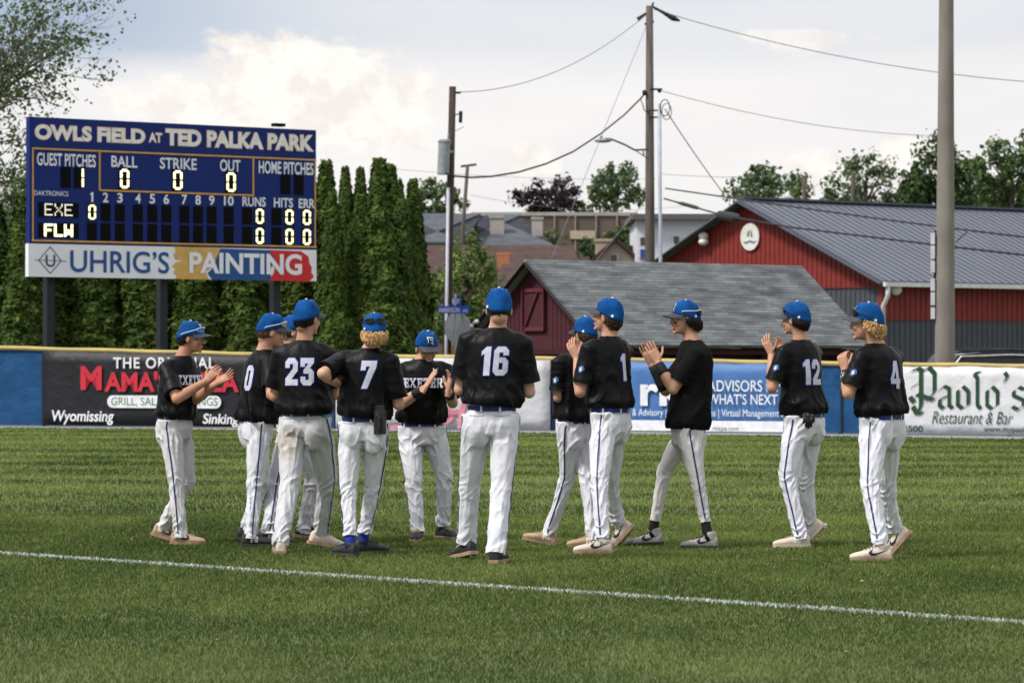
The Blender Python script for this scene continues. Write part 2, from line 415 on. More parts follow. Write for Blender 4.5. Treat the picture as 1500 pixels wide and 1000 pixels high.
# ---------------------------------------------------------------- padded fence and its banners
def fence_panel(a, b, zoff=0.0, top=0.0, depth=0.0, n=10, sag=0.0):
    """sheet from px a to px b, bulging a little"""
    V, Fc = [], []; m_ = 6
    for i in range(n + 1):
        px = a + (b - a) * i / n; g, zt = fence_pt(px)
        for j in range(m_ + 1):
            f = j / m_; z = 0.03 + (zt - 0.07 - top - 0.03) * f
            w = (0.016 * math.sin(i * 1.9 + j * 1.1) + 0.012 * math.sin(i * .7 - j * 1.7 + a)) * sag
            V.append(g + Vector((0, -depth + w, z)))
    for i in range(n):
        for j in range(m_):
            q = i * (m_ + 1) + j; Fc.append((q, q + m_ + 1, q + m_ + 2, q + 1))
    k = len(V); V2 = [v + Vector((0, 0.05, 0)) for v in V]
    F2 = [tuple(i + k for i in q)[::-1] for q in Fc]
    rim = [j for j in range(m_ + 1)] + [i * (m_ + 1) + m_ for i in range(1, n + 1)] + [n * (m_ + 1) + j for j in range(m_ - 1, -1, -1)] + [i * (m_ + 1) for i in range(n - 1, 0, -1)]
    R2 = [(rim[i], rim[(i + 1) % len(rim)], rim[(i + 1) % len(rim)] + k, rim[i] + k) for i in range(len(rim))]
    return V + V2, Fc + F2 + R2
def fence_plane(a, b, d=0.06):
    ga, za = fence_pt(a); gb, zb = fence_pt(b)
    return Plane(ga + Vector((0, -d, 0)), gb - ga, UP)

def nib(strokes, w, ang=38):
    c, s = math.cos(R(ang)) * w / 2, math.sin(R(ang)) * w / 2
    out = []
    for st in strokes:
        for (x0, y0), (x1, y1) in zip(st[:-1], st[1:]):
            out.append([(x0 - c, y0 - s), (x0 + c, y0 + s), (x1 + c, y1 + s), (x1 - c, y1 - s)])
    return out
def stroke_poly(st, w, n=0):                 # soft round brush stroke as quads with mitred joints
    out = []; L_, R_ = [], []
    for i, (x, y) in enumerate(st):
        x0, y0 = st[max(i - 1, 0)]; x1, y1 = st[min(i + 1, len(st) - 1)]
        dx, dy = x1 - x0, y1 - y0; l = math.hypot(dx, dy) or 1; nx, ny = -dy / l * w / 2, dx / l * w / 2
        L_.append((x + nx, y + ny)); R_.append((x - nx, y - ny))
    return L_ + R_[::-1]

def build_fence():
    vinyl = mat('pad_blue', (0.007, 0.062, 0.165), 0.55, (0.005, 0.048, 0.135), scale=3, bump=0.8, bscale=5, bdist=0.03, spec=0.25)
    base, _ = fence_pt(0)
    f = thing('outfield_fence', base, 'long padded outfield fence with a yellow top tube', 'fence')
    edges = [-300, -120, 63, 240, 405, 490, 650, 810, 980, 1150, 1232, 1316, 1480, 1650, 1800]
    for a, b in zip(edges[:-1], edges[1:]):
        mk('pad', fence_panel(a + 0.5, b - 0.5, sag=0.5), vinyl, f, smooth=False)
    pts = []
    for px in range(-300, 1801, 20):
        g, zt = fence_pt(px); pts.append(g + Vector((0, -0.02, zt - 0.055 + 0.006 * math.sin(px * 0.05))))
    mk('top_tube', tube(pts, 0.045, 10), mat('yellow_tube', (0.44, 0.335, 0.10), 0.6, (0.34, 0.265, 0.10), scale=2), f, smooth=True)
    for a, b in zip(edges[:-1], edges[1:]):
        g, zt = fence_pt(a); mk('seam', box(g + Vector((0, -0.035, zt / 2 - 0.02)), (0.035, 0.02, zt - 0.12)), mat('seam_dark', (0.02, 0.022, 0.03), 0.6), f)
        g, zt = fence_pt(a); mk('post', box(g + Vector((0, 0.14, zt / 2)), (0.08, 0.08, zt - 0.02)), mat('post_grey', (0.2, 0.2, 0.2), 0.6), f)

    def banner(a, b, m_, label, top=0.0):
        g, _ = fence_pt((a + b) / 2)
        t = thing('banner', g, label, 'banner', 'advertising banners on the fence')
        mk('sheet', fence_panel(a, b, depth=0.058, sag=0.45, n=18, top=top), m_, t, smooth=True)
        return t, fence_plane(a, b, 0.085)
    def words(t, P, body, a, b, c, d, m_, bold=0.02, depth=0.004, shear=0.0, name='lettering', spacing=1.0):
        x0, y0 = P.hit(a, d); x1, y1 = P.hit(b, c)
        return mk(name, P.lay(fit(text2d(body, bold, shear, spacing), x0, y0, x1, y1), depth), m_, t)
    white = mat('print_white', (0.72, 0.72, 0.74), 0.6); red = mat('print_red', (0.52, 0.025, 0.045), 0.55); green = mat('print_green', (0.04, 0.17, 0.06), 0.6)
    # black pizza banner
    black = mat('banner_black', (0.009, 0.009, 0.012), 0.55, (0.013, 0.013, 0.017), scale=2.5, bump=0.7, bscale=6, bdist=0.03)
    t, P = banner(64, 404, black, 'black pizza restaurant banner with big red and white lettering')
    words(t, P, 'THE ORIGINAL', 166, 315, 523, 539.5, white, 0.02, spacing=1.15)
    words(t, P, 'M', 118, 149, 536, 571, red, 0.035); words(t, P, 'AMA\'S PIZZA', 153, 350, 544, 573.5, red, 0.035)
    x0, y0 = P.hit(157, 597); x1, y1 = P.hit(324, 579.5); h = (y1 - y0) / 2
    cap = [(x0 + h - h * math.cos(a), y0 + h - h * math.sin(a)) for a in np.linspace(-math.pi / 2, math.pi / 2, 9)]
    pill = [(x0 + h + h * math.cos(R(a)), y0 + h + h * math.sin(R(a))) for a in range(90, 271, 20)] + [(x1 - h + h * math.cos(R(a)), y0 + h + h * math.sin(R(a))) for a in range(-90, 91, 20)]
    mk('lettering_panel', P.slab(pill, 0.0, 0.003), white, t)
    words(t, P, 'GRILL, SALADS & WINGS', 163, 319, 582.5, 595, green, 0.0, 0.006)
    words(t, P, 'Wyomissing', 76, 167, 601, 621.5, white, 0.02, shear=0.15); words(t, P, 'Sinking Spring', 297, 402, 606, 625, white, 0.02, shear=0.15)
    # white banner with faded pink brush letters
    wv = mat('banner_white', (0.48, 0.48, 0.49), 0.6, (0.41, 0.41, 0.42), scale=2.2, bump=0.9, bscale=4, bdist=0.04)
    t, P = banner(492, 806, wv, 'dirty white banner with faded pink brush letters behind number 16')
    pink = mat('print_pink', (0.46, 0.12, 0.17), 0.7, (0.55, 0.25, 0.3), scale=5)
    def brush(pts, w, d=0.004, m_=pink):
        q = [P.hit(x, y) for x, y in pts]; g = []
        for i in range(len(q) - 1):
            (xa, ya), (xb, yb) = q[i], q[i + 1]; l = math.hypot(xb - xa, yb - ya) or 1; ex, ey = (xb - xa) / l * w * .3, (yb - ya) / l * w * .3
            g.append(P.slab(stroke_poly([(xa - ex, ya - ey), (xb + ex, yb + ey)], w), 0.001, d + .0006 * (i % 5)))
        mk('lettering', join(g), m_, t, recalc=True)
    brush([(646, 606), (652, 611), (657, 604), (655, 598), (649, 599), (645, 607), (648, 617), (655, 618), (663, 611)], 0.085)
    brush([(662, 604), (670, 603)], 0.10, 0.005); brush([(680, 590), (676, 606), (674, 625)], 0.12, 0.003)
    brush([(676, 612), (688, 602)], 0.09, 0.006); brush([(566, 625), (582, 625)], 0.10, 0.004); brush([(572, 531), (582, 529)], 0.07, 0.005)
    # blue advisors banner with a white foot
    bl = mat('banner_blue', (0.060, 0.155, 0.36), 0.55, (0.048, 0.128, 0.31), scale=2.0, bump=0.7, bscale=4, bdist=0.03)
    t, P = banner(813, 1149, bl, 'sky blue accountants banner with white lettering and white foot strip')
    x0, y0 = P.hit(813, 632); x1, _ = P.hit(1149, 632); ya = P.hit(980, 617)[1]
    mk('foot_strip', P.slab([(x0 + .02, 0.035), (x1 - .02, 0.035), (x1 - .02, 0.235), (x0 + .02, 0.235)], 0.0, 0.004), white, t)
    words(t, P, 'rkl', 938, 1012, 549, 594, white, 0.03)
    words(t, P, 'ADVISORS for', 1037, 1143, 557, 573, white, 0.005); words(t, P, 'WHAT\'S NEXT', 1037, 1139, 577, 592, white, 0.005)
    words(t, P, 'CPA & Advisory | Payroll Solutions | Virtual Management Services', 905, 1178, 600, 611.5, white, 0.0)
    words(t, P, 'rklcpa.com', 1044, 1082, 624, 632, mat('print_grey', (0.12, 0.13, 0.15), 0.6), 0.0, 0.008, shear=0.1)
    # white restaurant banner in black letter
    t, P = banner(1317, 1640, mat('banner_bright', (0.58, 0.58, 0.60), 0.55, (0.50, 0.50, 0.52), scale=2.0, bump=0.8, bscale=4, bdist=0.035), 'white restaurant banner with dark green black letter name')
    dg = mat('print_darkgreen', (0.012, 0.052, 0.02), 0.6)
    def bl_letters(x0, y0, S, strokes, w, k0):
        for k, q in enumerate(nib(strokes, w)):
            pp = [P.hit(x0 + x * S, y0 - y * S) for x, y in q]
            glyph.append(P.slab([(float(a), float(b)) for a, b in pp], 0.001, 0.003 + 0.0007 * ((k + k0) % 7)))
    glyph = []
    Sx = 25.0
    bl_letters(1333, 597, 1.0, [[(2, 54), (12, 58), (18, 54)], [(16, 56), (16, 4), (12, -6)], [(4, 2), (10, -8), (18, -8)], [(18, 54), (28, 59), (36, 50), (36, 24), (24, 10)], [(2, 30), (12, 36)], [(0, 16), (6, 8)], [(10, 20), (34, 12)], [(-6, 6), (4, 14)]], 7.5, 0)
    lower = {'a': [[(3, 27), (10, 34), (18, 30), (18, 5), (23, 0)], [(18, 20), (4, 14), (3, 5), (9, 0), (18, 6)]],
             'o': [[(4, 28), (4, 6), (11, 0), (20, 6), (20, 26), (12, 34), (4, 28)]],
             'l': [[(6, 52), (10, 47), (10, 6), (15, 0)], [(5, 54), (14, 56)]],
             's': [[(20, 30), (12, 34), (4, 28), (4, 21), (19, 14), (19, 6), (10, 0), (2, 4)]], "'": [[(4, 56), (8, 50), (3, 42)]]}
    for k, (chx, x) in enumerate((('a', 1373), ('o', 1399), ('l', 1422), ('o', 1442), ("'", 1468), ('s', 1481))):
        bl_letters(x, 597 + 0.014 * (x - 1330), 0.96, lower[chx], 6.6, k * 3)
    mk('lettering', join(glyph), dg, t, recalc=True)
    words(t, P, 'Restaurant & Bar', 1365, 1484, 603, 620, dg, -0.004, shear=0.35)
    words(t, P, '3500', 1323, 1352, 623, 632.5, dg, 0.012); words(t, P, 'www.mypaolos.com', 1441, 1535, 624.5, 635, dg, 0.005)
build_fence()

# ---------------------------------------------------------------- scoreboard
def build_scoreboard():
    A = at(41, 405, 75.0); B = at(463, 413, 79.5); B.z = A.z
    P = Plane(A, B - A, UP); W = (B - A).length
    base = Vector((A.x, A.y, 0))
    t = thing('scoreboard', base, 'blue baseball scoreboard with lit digits and paint company panel, on dark posts', 'scoreboard')
    navy = mat('board_blue', (0.002, 0.017, 0.135), 0.5, (0.0015, 0.014, 0.115), scale=1.2, spec=0.2); gold = mat('board_gold', (0.62, 0.33, 0.06), 0.5)
    wht = mat('board_white', (0.72, 0.72, 0.76), 0.55, (0.66, 0.66, 0.7), scale=2); cream_m = mat('board_cream', (0.78, 0.74, 0.70), 0.5)
    blk = mat('board_black', (0.002, 0.002, 0.0025), 0.6, spec=0.08); led = mat('lit_digit', (1.0, 0.93, 0.42), 0.5, (1.0, 0.97, 0.6), emit=1.3); ledw = mat('lit_dot', (1.0, 0.95, 0.75), 0.5, emit=0.75)
    yb = P.hit(41, 356)[1]; yt = P.hit(44, 171)[1]
    mk('cabinet', P.rect(0.04, yb, W, yt, -0.16, 0.0), navy, t)
    mk('sponsor_panel', P.rect(0, 0, W, yb - 0.01, -0.12, 0.02), wht, t)
    def H(px, py): return P.hit(px, py)
    def line(p, q, w=0.035):
        (x0, y0), (x1, y1) = H(*p), H(*q)
        if abs(x1 - x0) > abs(y1 - y0): y1 = y0 = (y0 + y1) / 2
        else: x0 = x1 = (x0 + x1) / 2
        return box2(P.P(x0, y0, 0.004), P.P(x1, y1, 0.004), w, 0.03) if abs(y1 - y0) > abs(x1 - x0) else box2(P.P(x0, y0, 0.004), P.P(x1, y1, 0.004), 0.03, w)
    tr = []
    for p, q in (((47, 219), (463, 233)), ((47, 353), (463, 361)), ((146, 223), (146, 279)), ((146, 279), (371, 286)), ((371, 231), (371, 286))): tr.append(line(p, q))
    x0 = H(48, 219)[0]; ya = H(48, 219)[1]; yb_ = H(48, 353)[1]
    tr.append(P.rect(x0 - .015, yb_, x0 + .015, ya, 0.001, 0.012)); x1 = W - 0.03; tr.append(P.rect(x1 - .015, yb_, x1 + .015, ya, 0.001, 0.012))
    mk('gold_trim', join(tr), gold, t)
    def words(body, a, c, b, d, m_, bold=0.02, depth=0.006, name='lettering', parent=t, outline=None):
        x0 = H(a, d)[0]; y0 = H(b, d)[1]; x1 = H(b, c)[0]; y1 = H(a, c)[1]
        if outline: mk('lettering_edge', P.lay(fit(text2d(body, bold + 0.012), x0 - .012, y0 - .012, x1 + .012, y1 + .012), depth - 0.003), outline, parent)
        mk(name, P.lay(fit(text2d(body, bold), x0, y0, x1, y1), depth), m_, parent)
    words('OWLS FIELD', 51, 182, 212.5, 211, cream_m, 0.05, outline=gold); words('AT', 218, 194.5, 237, 209, cream_m, 0.04, outline=gold); words('TED PALKA PARK', 242.5, 188.5, 459.5, 222, cream_m, 0.05, outline=gold)
    for body, a, c, b, d in (('GUEST PITCHES', 54, 223.5, 140, 245.5), ('BALL', 163, 228, 201, 246), ('STRIKE', 234, 230.5, 288, 249.5), ('OUT', 322, 233.5, 352, 252), ('HOME PITCHES', 379, 235.5, 459, 257),
                             ('RUNS', 355, 288, 389, 303), ('HITS', 401, 289.5, 429, 304.5), ('ERR', 437.5, 291, 461, 305.5)):
        words(body, a, c, b, d, wht, 0.018)
    words('DAKTRONICS', 50, 279, 100, 287.5, wht, 0.0)
    inn = [134.5, 154.5, 175.5, 202, 223, 243.5, 270, 290, 310, 335]
    for k, px in enumerate(inn):
        w = 4 if k < 9 else 7
        if k == 0: w = 3.0
        if k == 0:
            q0, q1 = H(px - 2.6, 296), H(px + 2.0, 281.5); mk('lettering', P.lay(fit(shape2d([[(.14, 0), (.36, 0), (.36, 1), (.20, 1), (0, .82), (0, .68), (.14, .76)]]), q0[0], q0[1], q1[0], q1[1]), .006), wht, t); continue
        words(str(k + 1), px - w, 281.5 + k * 0.6, px + w, 296 + k * 0.6, wht, 0.02)
    def digit(px, py, w, h, val):
        x0, y0 = H(px - w / 2, py + h / 2); x1, y1 = H(px + w / 2, py - h / 2)
        pn = mk('digit_panel', P.rect(x0, y0, x1, y1, 0.002, 0.012), blk, t)
        if val is None: return
        dx, dy = x1 - x0, y1 - y0; bw = dx * 0.17; e = 0.03; g = []
        X0, X1, Y0, Y1, YM = x0 + dx * .12, x1 - dx * .12, y0 + dy * .07, y1 - dy * .07, (y0 + y1) / 2
        if val == 0:
            g += [P.slab([(X0 + bw * .9, Y1), (X1 - bw * .9, Y1), (X1 - bw, Y1 - bw), (X0 + bw, Y1 - bw)], .014, .022), P.slab([(X0 + bw, Y0 + bw), (X1 - bw, Y0 + bw), (X1 - bw * .9, Y0), (X0 + bw * .9, Y0)], .014, .022)]
            for xa, xb in ((X0, X0 + bw), (X1 - bw, X1)): g += [P.rect(xa, YM + e * .6, xb, Y1 - bw * .7, .014, .022), P.rect(xa, Y0 + bw * .7, xb, YM - e * .6, .014, .022)]
        else:
            g += [P.rect(X1 - bw, YM + e * .5, X1, Y1, .014, .022), P.rect(X1 - bw, Y0, X1, YM - e * .5, .014, .022)]
        mk('lit_digit', join(g), led, pn, recalc=True)
    digit(96, 260, 15, 30, None); digit(116, 260.5, 16, 30, 1)
    for px, py in ((182, 262), (260, 264), (338, 267)): digit(px, py, 17, 32, 0)
    digit(418, 270, 14, 29, None); digit(437.5, 271, 14, 29, None)
    for k, px in enumerate(inn):
        digit(px, 310.8 + (px - 134) * .024, 14, 24.5, 0 if k == 0 else None); digit(px, 339.6 + (px - 134) * .024, 14, 26, None)
    for px, v in ((362, None), (380, 0), (405, None), (423.5, 0), (449, 0)):
        digit(px, 316.5 + (px - 362) * 0.024, 14.5, 24.5, v); digit(px, 345.2 + (px - 362) * 0.024, 14.5, 26, v)
    FONT = {'E': '11111 10000 10000 11110 10000 10000 11111', 'X': '10001 10001 01010 00100 01010 10001 10001', 'F': '11111 10000 10000 11110 10000 10000 10000',
            'L': '10000 10000 10000 10000 10000 10000 11111', 'W': '10001 10001 10001 10101 10101 11011 10001'}
    for word, py, m_, sz in (('EXE', 307, ledw, 0.34), ('FLW', 337, led, 0.62)):
        x0, y0 = H(56, py + 10.5); x1, y1 = H(115, py - 9.5)
        pn = mk('name_panel', P.rect(x0, y0, x1, y1, 0.002, 0.012), blk, t); g = []
        cx0, cy0 = H(64.5, py + 8.8); cx1, cy1 = H(106, py - 8)
        for li, chx in enumerate(word):
            for r_, row in enumerate(FONT[chx].split()):
                for c_, v in enumerate(row):
                    if v == '1':
                        x = cx0 + (cx1 - cx0) * (li * 6 + c_ + .5) / 17; y = cy1 - (cy1 - cy0) * (r_ + .5) / 7; q = (cx1 - cx0) / 17 * sz; q2 = (cy1 - cy0) / 7 * sz
                        g.append(P.rect(x - q, y - q2, x + q, y + q2, .014, .02))
        mk('lit_lettering', join(g), m_, pn, recalc=True)
    # sponsor panel colours and words
    def patch(pts, m_, d): mk('colour_patch', P.slab([H(*p) for p in pts], 0.021, d), m_, t, recalc=True)
    yel = mat('paint_yellow', (0.60, 0.36, 0.10), 0.5); blu = mat('paint_blue', (0.012, 0.075, 0.26), 0.5); rd = mat('paint_red', (0.55, 0.02, 0.025), 0.5)
    patch([(254, 361), (330, 364), (322, 372), (316, 388), (300, 398), (306, 409.5), (255, 408.5), (258, 404), (253, 400), (256, 394), (251, 390), (257, 384), (268, 382.5), (256, 380), (253, 373), (257, 368)], yel, 0.024)
    patch([(322, 364), (400, 366.8), (406, 372), (400, 385), (394, 396), (398, 411), (310, 409.5), (303, 400), (312, 392), (316, 378)], blu, 0.027)
    patch([(392, 366), (440, 368), (451, 376), (452, 385), (456, 392), (455, 399), (459, 405), (452, 412.5), (394, 411), (400, 400), (404, 386), (399, 374)], rd, 0.030)
    words('UHRIG\u2019S', 102, 366, 247, 401, blu, 0.012, 0.030); words('PAINTING', 276, 369, 441, 403, wht, 0.03, 0.040)
    dia = [H(56, 381), H(73, 361.5), H(89, 382), H(73, 400.5)]
    e = [box2(P.P(*dia[i], 0.024), P.P(*dia[(i + 1) % 4], 0.024), 0.008, 0.018) for i in range(4)] + [box2(P.P(*H(50, 380.5), 0.026), P.P(*H(96, 382.5), 0.026), 0.008, 0.012)]
    mk('emblem', join(e), mat('emblem_blue', (0.03, 0.06, 0.12), 0.5), t); words('U', 66, 373, 80, 391, mat('emblem_blue', (0.03, 0.06, 0.12)), 0.01, 0.034, 'emblem')
    mk('beacon', P.rect(*H(404, 184.8), *H(419, 181), -0.2, -0.02), blk, t)
    for px in (80, 246, 412):
        x = H(px, 410)[0]; b0 = P.P(x, 0, -0.27); b1 = Vector((b0.x, b0.y, 0))
        mk('post', box((b0 + b1) / 2 + UP * 0.4, (0.19, 0.19, b0.z + 0.8), P.u, P.n), mat('dark_steel', (0.014, 0.015, 0.02), 0.6), t)
build_scoreboard()
# ---------------------------------------------------------------- trees
def leaf_mesh(name, C, size, seed, material, parent=None, base=None, nrm=None, stretch=1.6, spread=1.0):
    rg = np.random.default_rng(seed); n = len(C)
    d = rg.standard_normal((n, 3))
    if nrm is not None: d = d * spread + nrm
    d /= np.linalg.norm(d, axis=1)[:, None] + 1e-9
    r = rg.standard_normal((n, 3)); a = np.cross(d, r); a /= np.linalg.norm(a, axis=1)[:, None] + 1e-9; b = np.cross(d, a)
    s = (size * (0.6 + 0.8 * rg.random(n)))[:, None] if np.isscalar(size) else (size * (0.6 + 0.8 * rg.random(n)))[:, None]
    V = np.concatenate([C - a * s * stretch / 2, C + b * s / 2, C + a * s * stretch / 2, C - b * s / 2], 0) - np.array(base)
    i = np.arange(n); lp = np.stack([i, i + n, i + 2 * n, i + 3 * n], 1).ravel()
    me = bpy.data.meshes.new(name); me.vertices.add(4 * n); me.vertices.foreach_set('co', V.ravel())
    me.loops.add(4 * n); me.loops.foreach_set('vertex_index', lp.astype(np.int32)); me.polygons.add(n); me.polygons.foreach_set('loop_start', (np.arange(n) * 4).astype(np.int32))
    me.update(calc_edges=True); me.materials.append(material)
    o = bpy.data.objects.new(name, me); COL.objects.link(o); o['_base'] = tuple(base)
    if parent: o.parent = parent
    else: o.location = base
    return o
bark = mat('bark', (0.11, 0.085, 0.065), 0.9, (0.06, 0.05, 0.04), scale=8, bump=0.6, bscale=20, stretch=(3, 3, 0.6))

def cedar_proto(seed, h=6.4, r=0.75):
    rg = np.random.default_rng(seed); base = Vector((0, 0, 0)); n = 15000
    u = rg.random(n); z = h * (1 - np.sqrt(1 - u * 0.995)) ** 0.93; a = rg.random(n) * 2 * math.pi
    prof = r * np.clip((1 - (z / h) ** 1.25), 0, 1) ** 0.88 * (0.84 + 0.16 * np.clip(z / 0.8, 0, 1))
    P = np.stack([np.cos(a) * 1.5, np.sin(a) * 1.5, z * 2.2], 1)
    lump = vnoise(P * 1.3, seed) * 0.6 + vnoise(P * 3.1, seed + 1) * 0.5
    rad = prof * (0.62 + 0.62 * lump) * (0.86 + 0.16 * rg.random(n)) + 0.03
    C = np.stack([np.cos(a) * rad, np.sin(a) * rad, z + 0.1], 1)
    nr = np.stack([np.cos(a), np.sin(a), np.full(n, 0.55)], 1)
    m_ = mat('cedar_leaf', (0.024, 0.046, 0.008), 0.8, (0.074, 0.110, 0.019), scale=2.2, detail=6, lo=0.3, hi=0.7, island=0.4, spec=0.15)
    root = thing('arborvitae_tree', base, 'x', 'tree', 'arborvitae hedge trees')
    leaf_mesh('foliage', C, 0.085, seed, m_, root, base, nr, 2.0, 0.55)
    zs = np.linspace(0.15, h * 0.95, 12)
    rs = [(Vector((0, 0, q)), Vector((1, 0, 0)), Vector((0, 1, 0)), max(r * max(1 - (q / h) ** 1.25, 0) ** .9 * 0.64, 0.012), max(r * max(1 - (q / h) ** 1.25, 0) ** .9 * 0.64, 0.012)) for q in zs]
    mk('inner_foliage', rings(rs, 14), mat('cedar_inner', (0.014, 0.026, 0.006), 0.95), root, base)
    mk('trunk', tube([(0, 0, 0), (0, 0, 0.6)], [0.09, 0.07], 8), bark, root, base)
    return root
def dup(root, loc, rz=0, sc=(1, 1, 1), label=None, cat=None):
    r_ = root.copy(); COL.objects.link(r_); r_.location = loc; r_.rotation_euler = (0, 0, rz); r_.scale = sc
    if label: r_['label'] = label
    for ch in list(root.children):
        c = ch.copy(); COL.objects.link(c); c.parent = r_
        for g in list(ch.children):
            d = g.copy(); COL.objects.link(d); d.parent = c
    return r_
def build_cedars():
    protos = [cedar_proto(s, 6.4, 0.78) for s in (3, 5, 8)]; used = [False] * 3
    spots = [(478, 234, 36, 84.5, 'tall arborvitae right beside the scoreboard edge'), (486, 282, 30, 82.0, 'shorter arborvitae in front, just right of the scoreboard'), (506, 243, 26, 87, 'narrow arborvitae peak second from the scoreboard'),
             (528, 245, 26, 87, 'narrow arborvitae peak left of the tallest one'), (529, 284, 34, 82.5, 'short arborvitae in front, left of the tallest one'), (556, 231, 42, 82.5, 'tallest arborvitae of the row, with a wide body'),
             (572, 240, 34, 84.5, 'arborvitae peak leaning on the right of the tallest one'), (584, 262, 28, 86.5, 'slim arborvitae between the tallest one and the row end'), (588, 292, 30, 83.5, 'short slim arborvitae in front near the row end'), (605, 262, 32, 87, 'last arborvitae at the right end of the row')]
    names = ['under the left edge of the scoreboard', 'beside the left scoreboard post', 'just right of the left scoreboard post', 'behind the first player\'s cap', 'left of the middle scoreboard post', 'behind the middle scoreboard post',
             'just right of the middle scoreboard post', 'above the player wearing number 0', 'left of the right scoreboard post', 'behind the right scoreboard post', 'just left of the scoreboard edge end']
    spots = [(-8, 296, 44, 84, 'dark arborvitae cut by the left picture edge'), (33, 284, 40, 83, 'dark arborvitae with a full tip left of the scoreboard')] + \
            [(66 + 37 * k, 300 - 5 * (k % 3), 44, 84 + (k % 2) * 0.8, 'dark arborvitae ' + names[k]) for k in range(11)] + spots
    for k, (px, py, hw, Y, lab) in enumerate(spots):
        top = at(px, py, Y); h = top.z; loc = Vector((top.x, Y, 0)); hw *= 1.22; sc = (hw / F * Y / 0.78, hw / F * Y / 0.78, (h + 0.1) / 6.45 * 1.04)
        p = protos[k % 3]
        if not used[k % 3]:
            p.location = loc; p.scale = sc; p.rotation_euler = (0, 0, k * 1.3); p['label'] = lab; used[k % 3] = True
        else: dup(p, loc, k * 1.3, sc, lab)
build_cedars()

def broadleaf(px, py, hw, bot, Y, m_, label, seed, n=7000, leaf=0.30, clumps=34, dens=7.2, gaps=0.0, gz=None, tall=1.0, name='broadleaf_tree', wisps=False, group='trees beyond the buildings'):
    """crown spans px +- hw and py..bot"""
    rg = np.random.default_rng(seed); n = int(n * dens); leaf *= .68; gaps -= .22; clumps = int(clumps * 1.5)
    top = at(px, py, Y); low = at(px, bot, Y); H = (top.z - low.z); Wd = hw / F * Y; c = Vector((top.x, Y, (top.z + low.z) / 2))
    g0 = 0.0 if gz is None else gz
    base = Vector((c.x, Y, g0)); root = thing(name, base, label, 'tree', group)
    cc = []
    while len(cc) < clumps:
        p = rg.uniform(-1, 1, 3)
        if 0.15 < (p ** 2).sum() < 0.95:
            if p[2] < 0: p[:2] *= 0.9
            cc.append(p)
    cc = np.array(cc); rc = rg.uniform(0.10, 0.30, clumps)
    k = rg.integers(0, clumps, n); d = rg.standard_normal((n, 3)); d /= np.linalg.norm(d, axis=1)[:, None]
    d *= (rg.random((n, 1)) ** 0.4)
    q = cc[k] * 0.88 + d * rc[k][:, None]
    q += (rg.random((n, 1)) < 0.12) * d * 0.10
    keep = vnoise(q * 5, seed) > gaps
    q = q[keep]; nr = (d * 1.0 + [0, 0, 0.35])[keep]
    C = np.array(c) + q * np.array([Wd, Wd * 0.8, H / 2])
    leaf_mesh('crown', C, leaf, seed, m_, root, base, nr, 1.4, 0.7)
    br = [tube([base, base + (c - base) * 0.5 + Vector((0.1, 0, 0)), c + UP * H * 0.2], [0.035 * H + .08, 0.028 * H + .05, 0.03], 8)]
    for i in range(0, clumps, 3):
        e = c + Vector(cc[i] * 0.75 * np.array([Wd, Wd * .8, H / 2])); s = base + (c - base) * (0.6 + 0.5 * rg.random())
        br.append(tube([s, (s + e) / 2 + UP * 0.05 * H, e], [0.012 * H + .03, 0.008 * H + .02, 0.015], 5))
    mk('trunk', join(br), bark, root, smooth=True)
    return root
LEAF = dict(
    green=mat('leaf_green', (0.050, 0.088, 0.032), 0.8, (0.108, 0.155, 0.060), scale=1.2, detail=5, island=0.45, spec=0.2, trans=0.25),
    deep=mat('leaf_deep', (0.030, 0.058, 0.020), 0.8, (0.070, 0.108, 0.038), scale=1.0, detail=5, island=0.45, spec=0.2, trans=0.2),
    bright=mat('leaf_bright', (0.075, 0.125, 0.025), 0.7, (0.16, 0.22, 0.062), scale=1.6, detail=5, island=0.45, spec=0.2, trans=0.25),
    purple=mat('leaf_purple', (0.020, 0.013, 0.017), 0.7, (0.045, 0.028, 0.032), scale=1.0, detail=5, island=0.45, spec=0.2, trans=0.15))
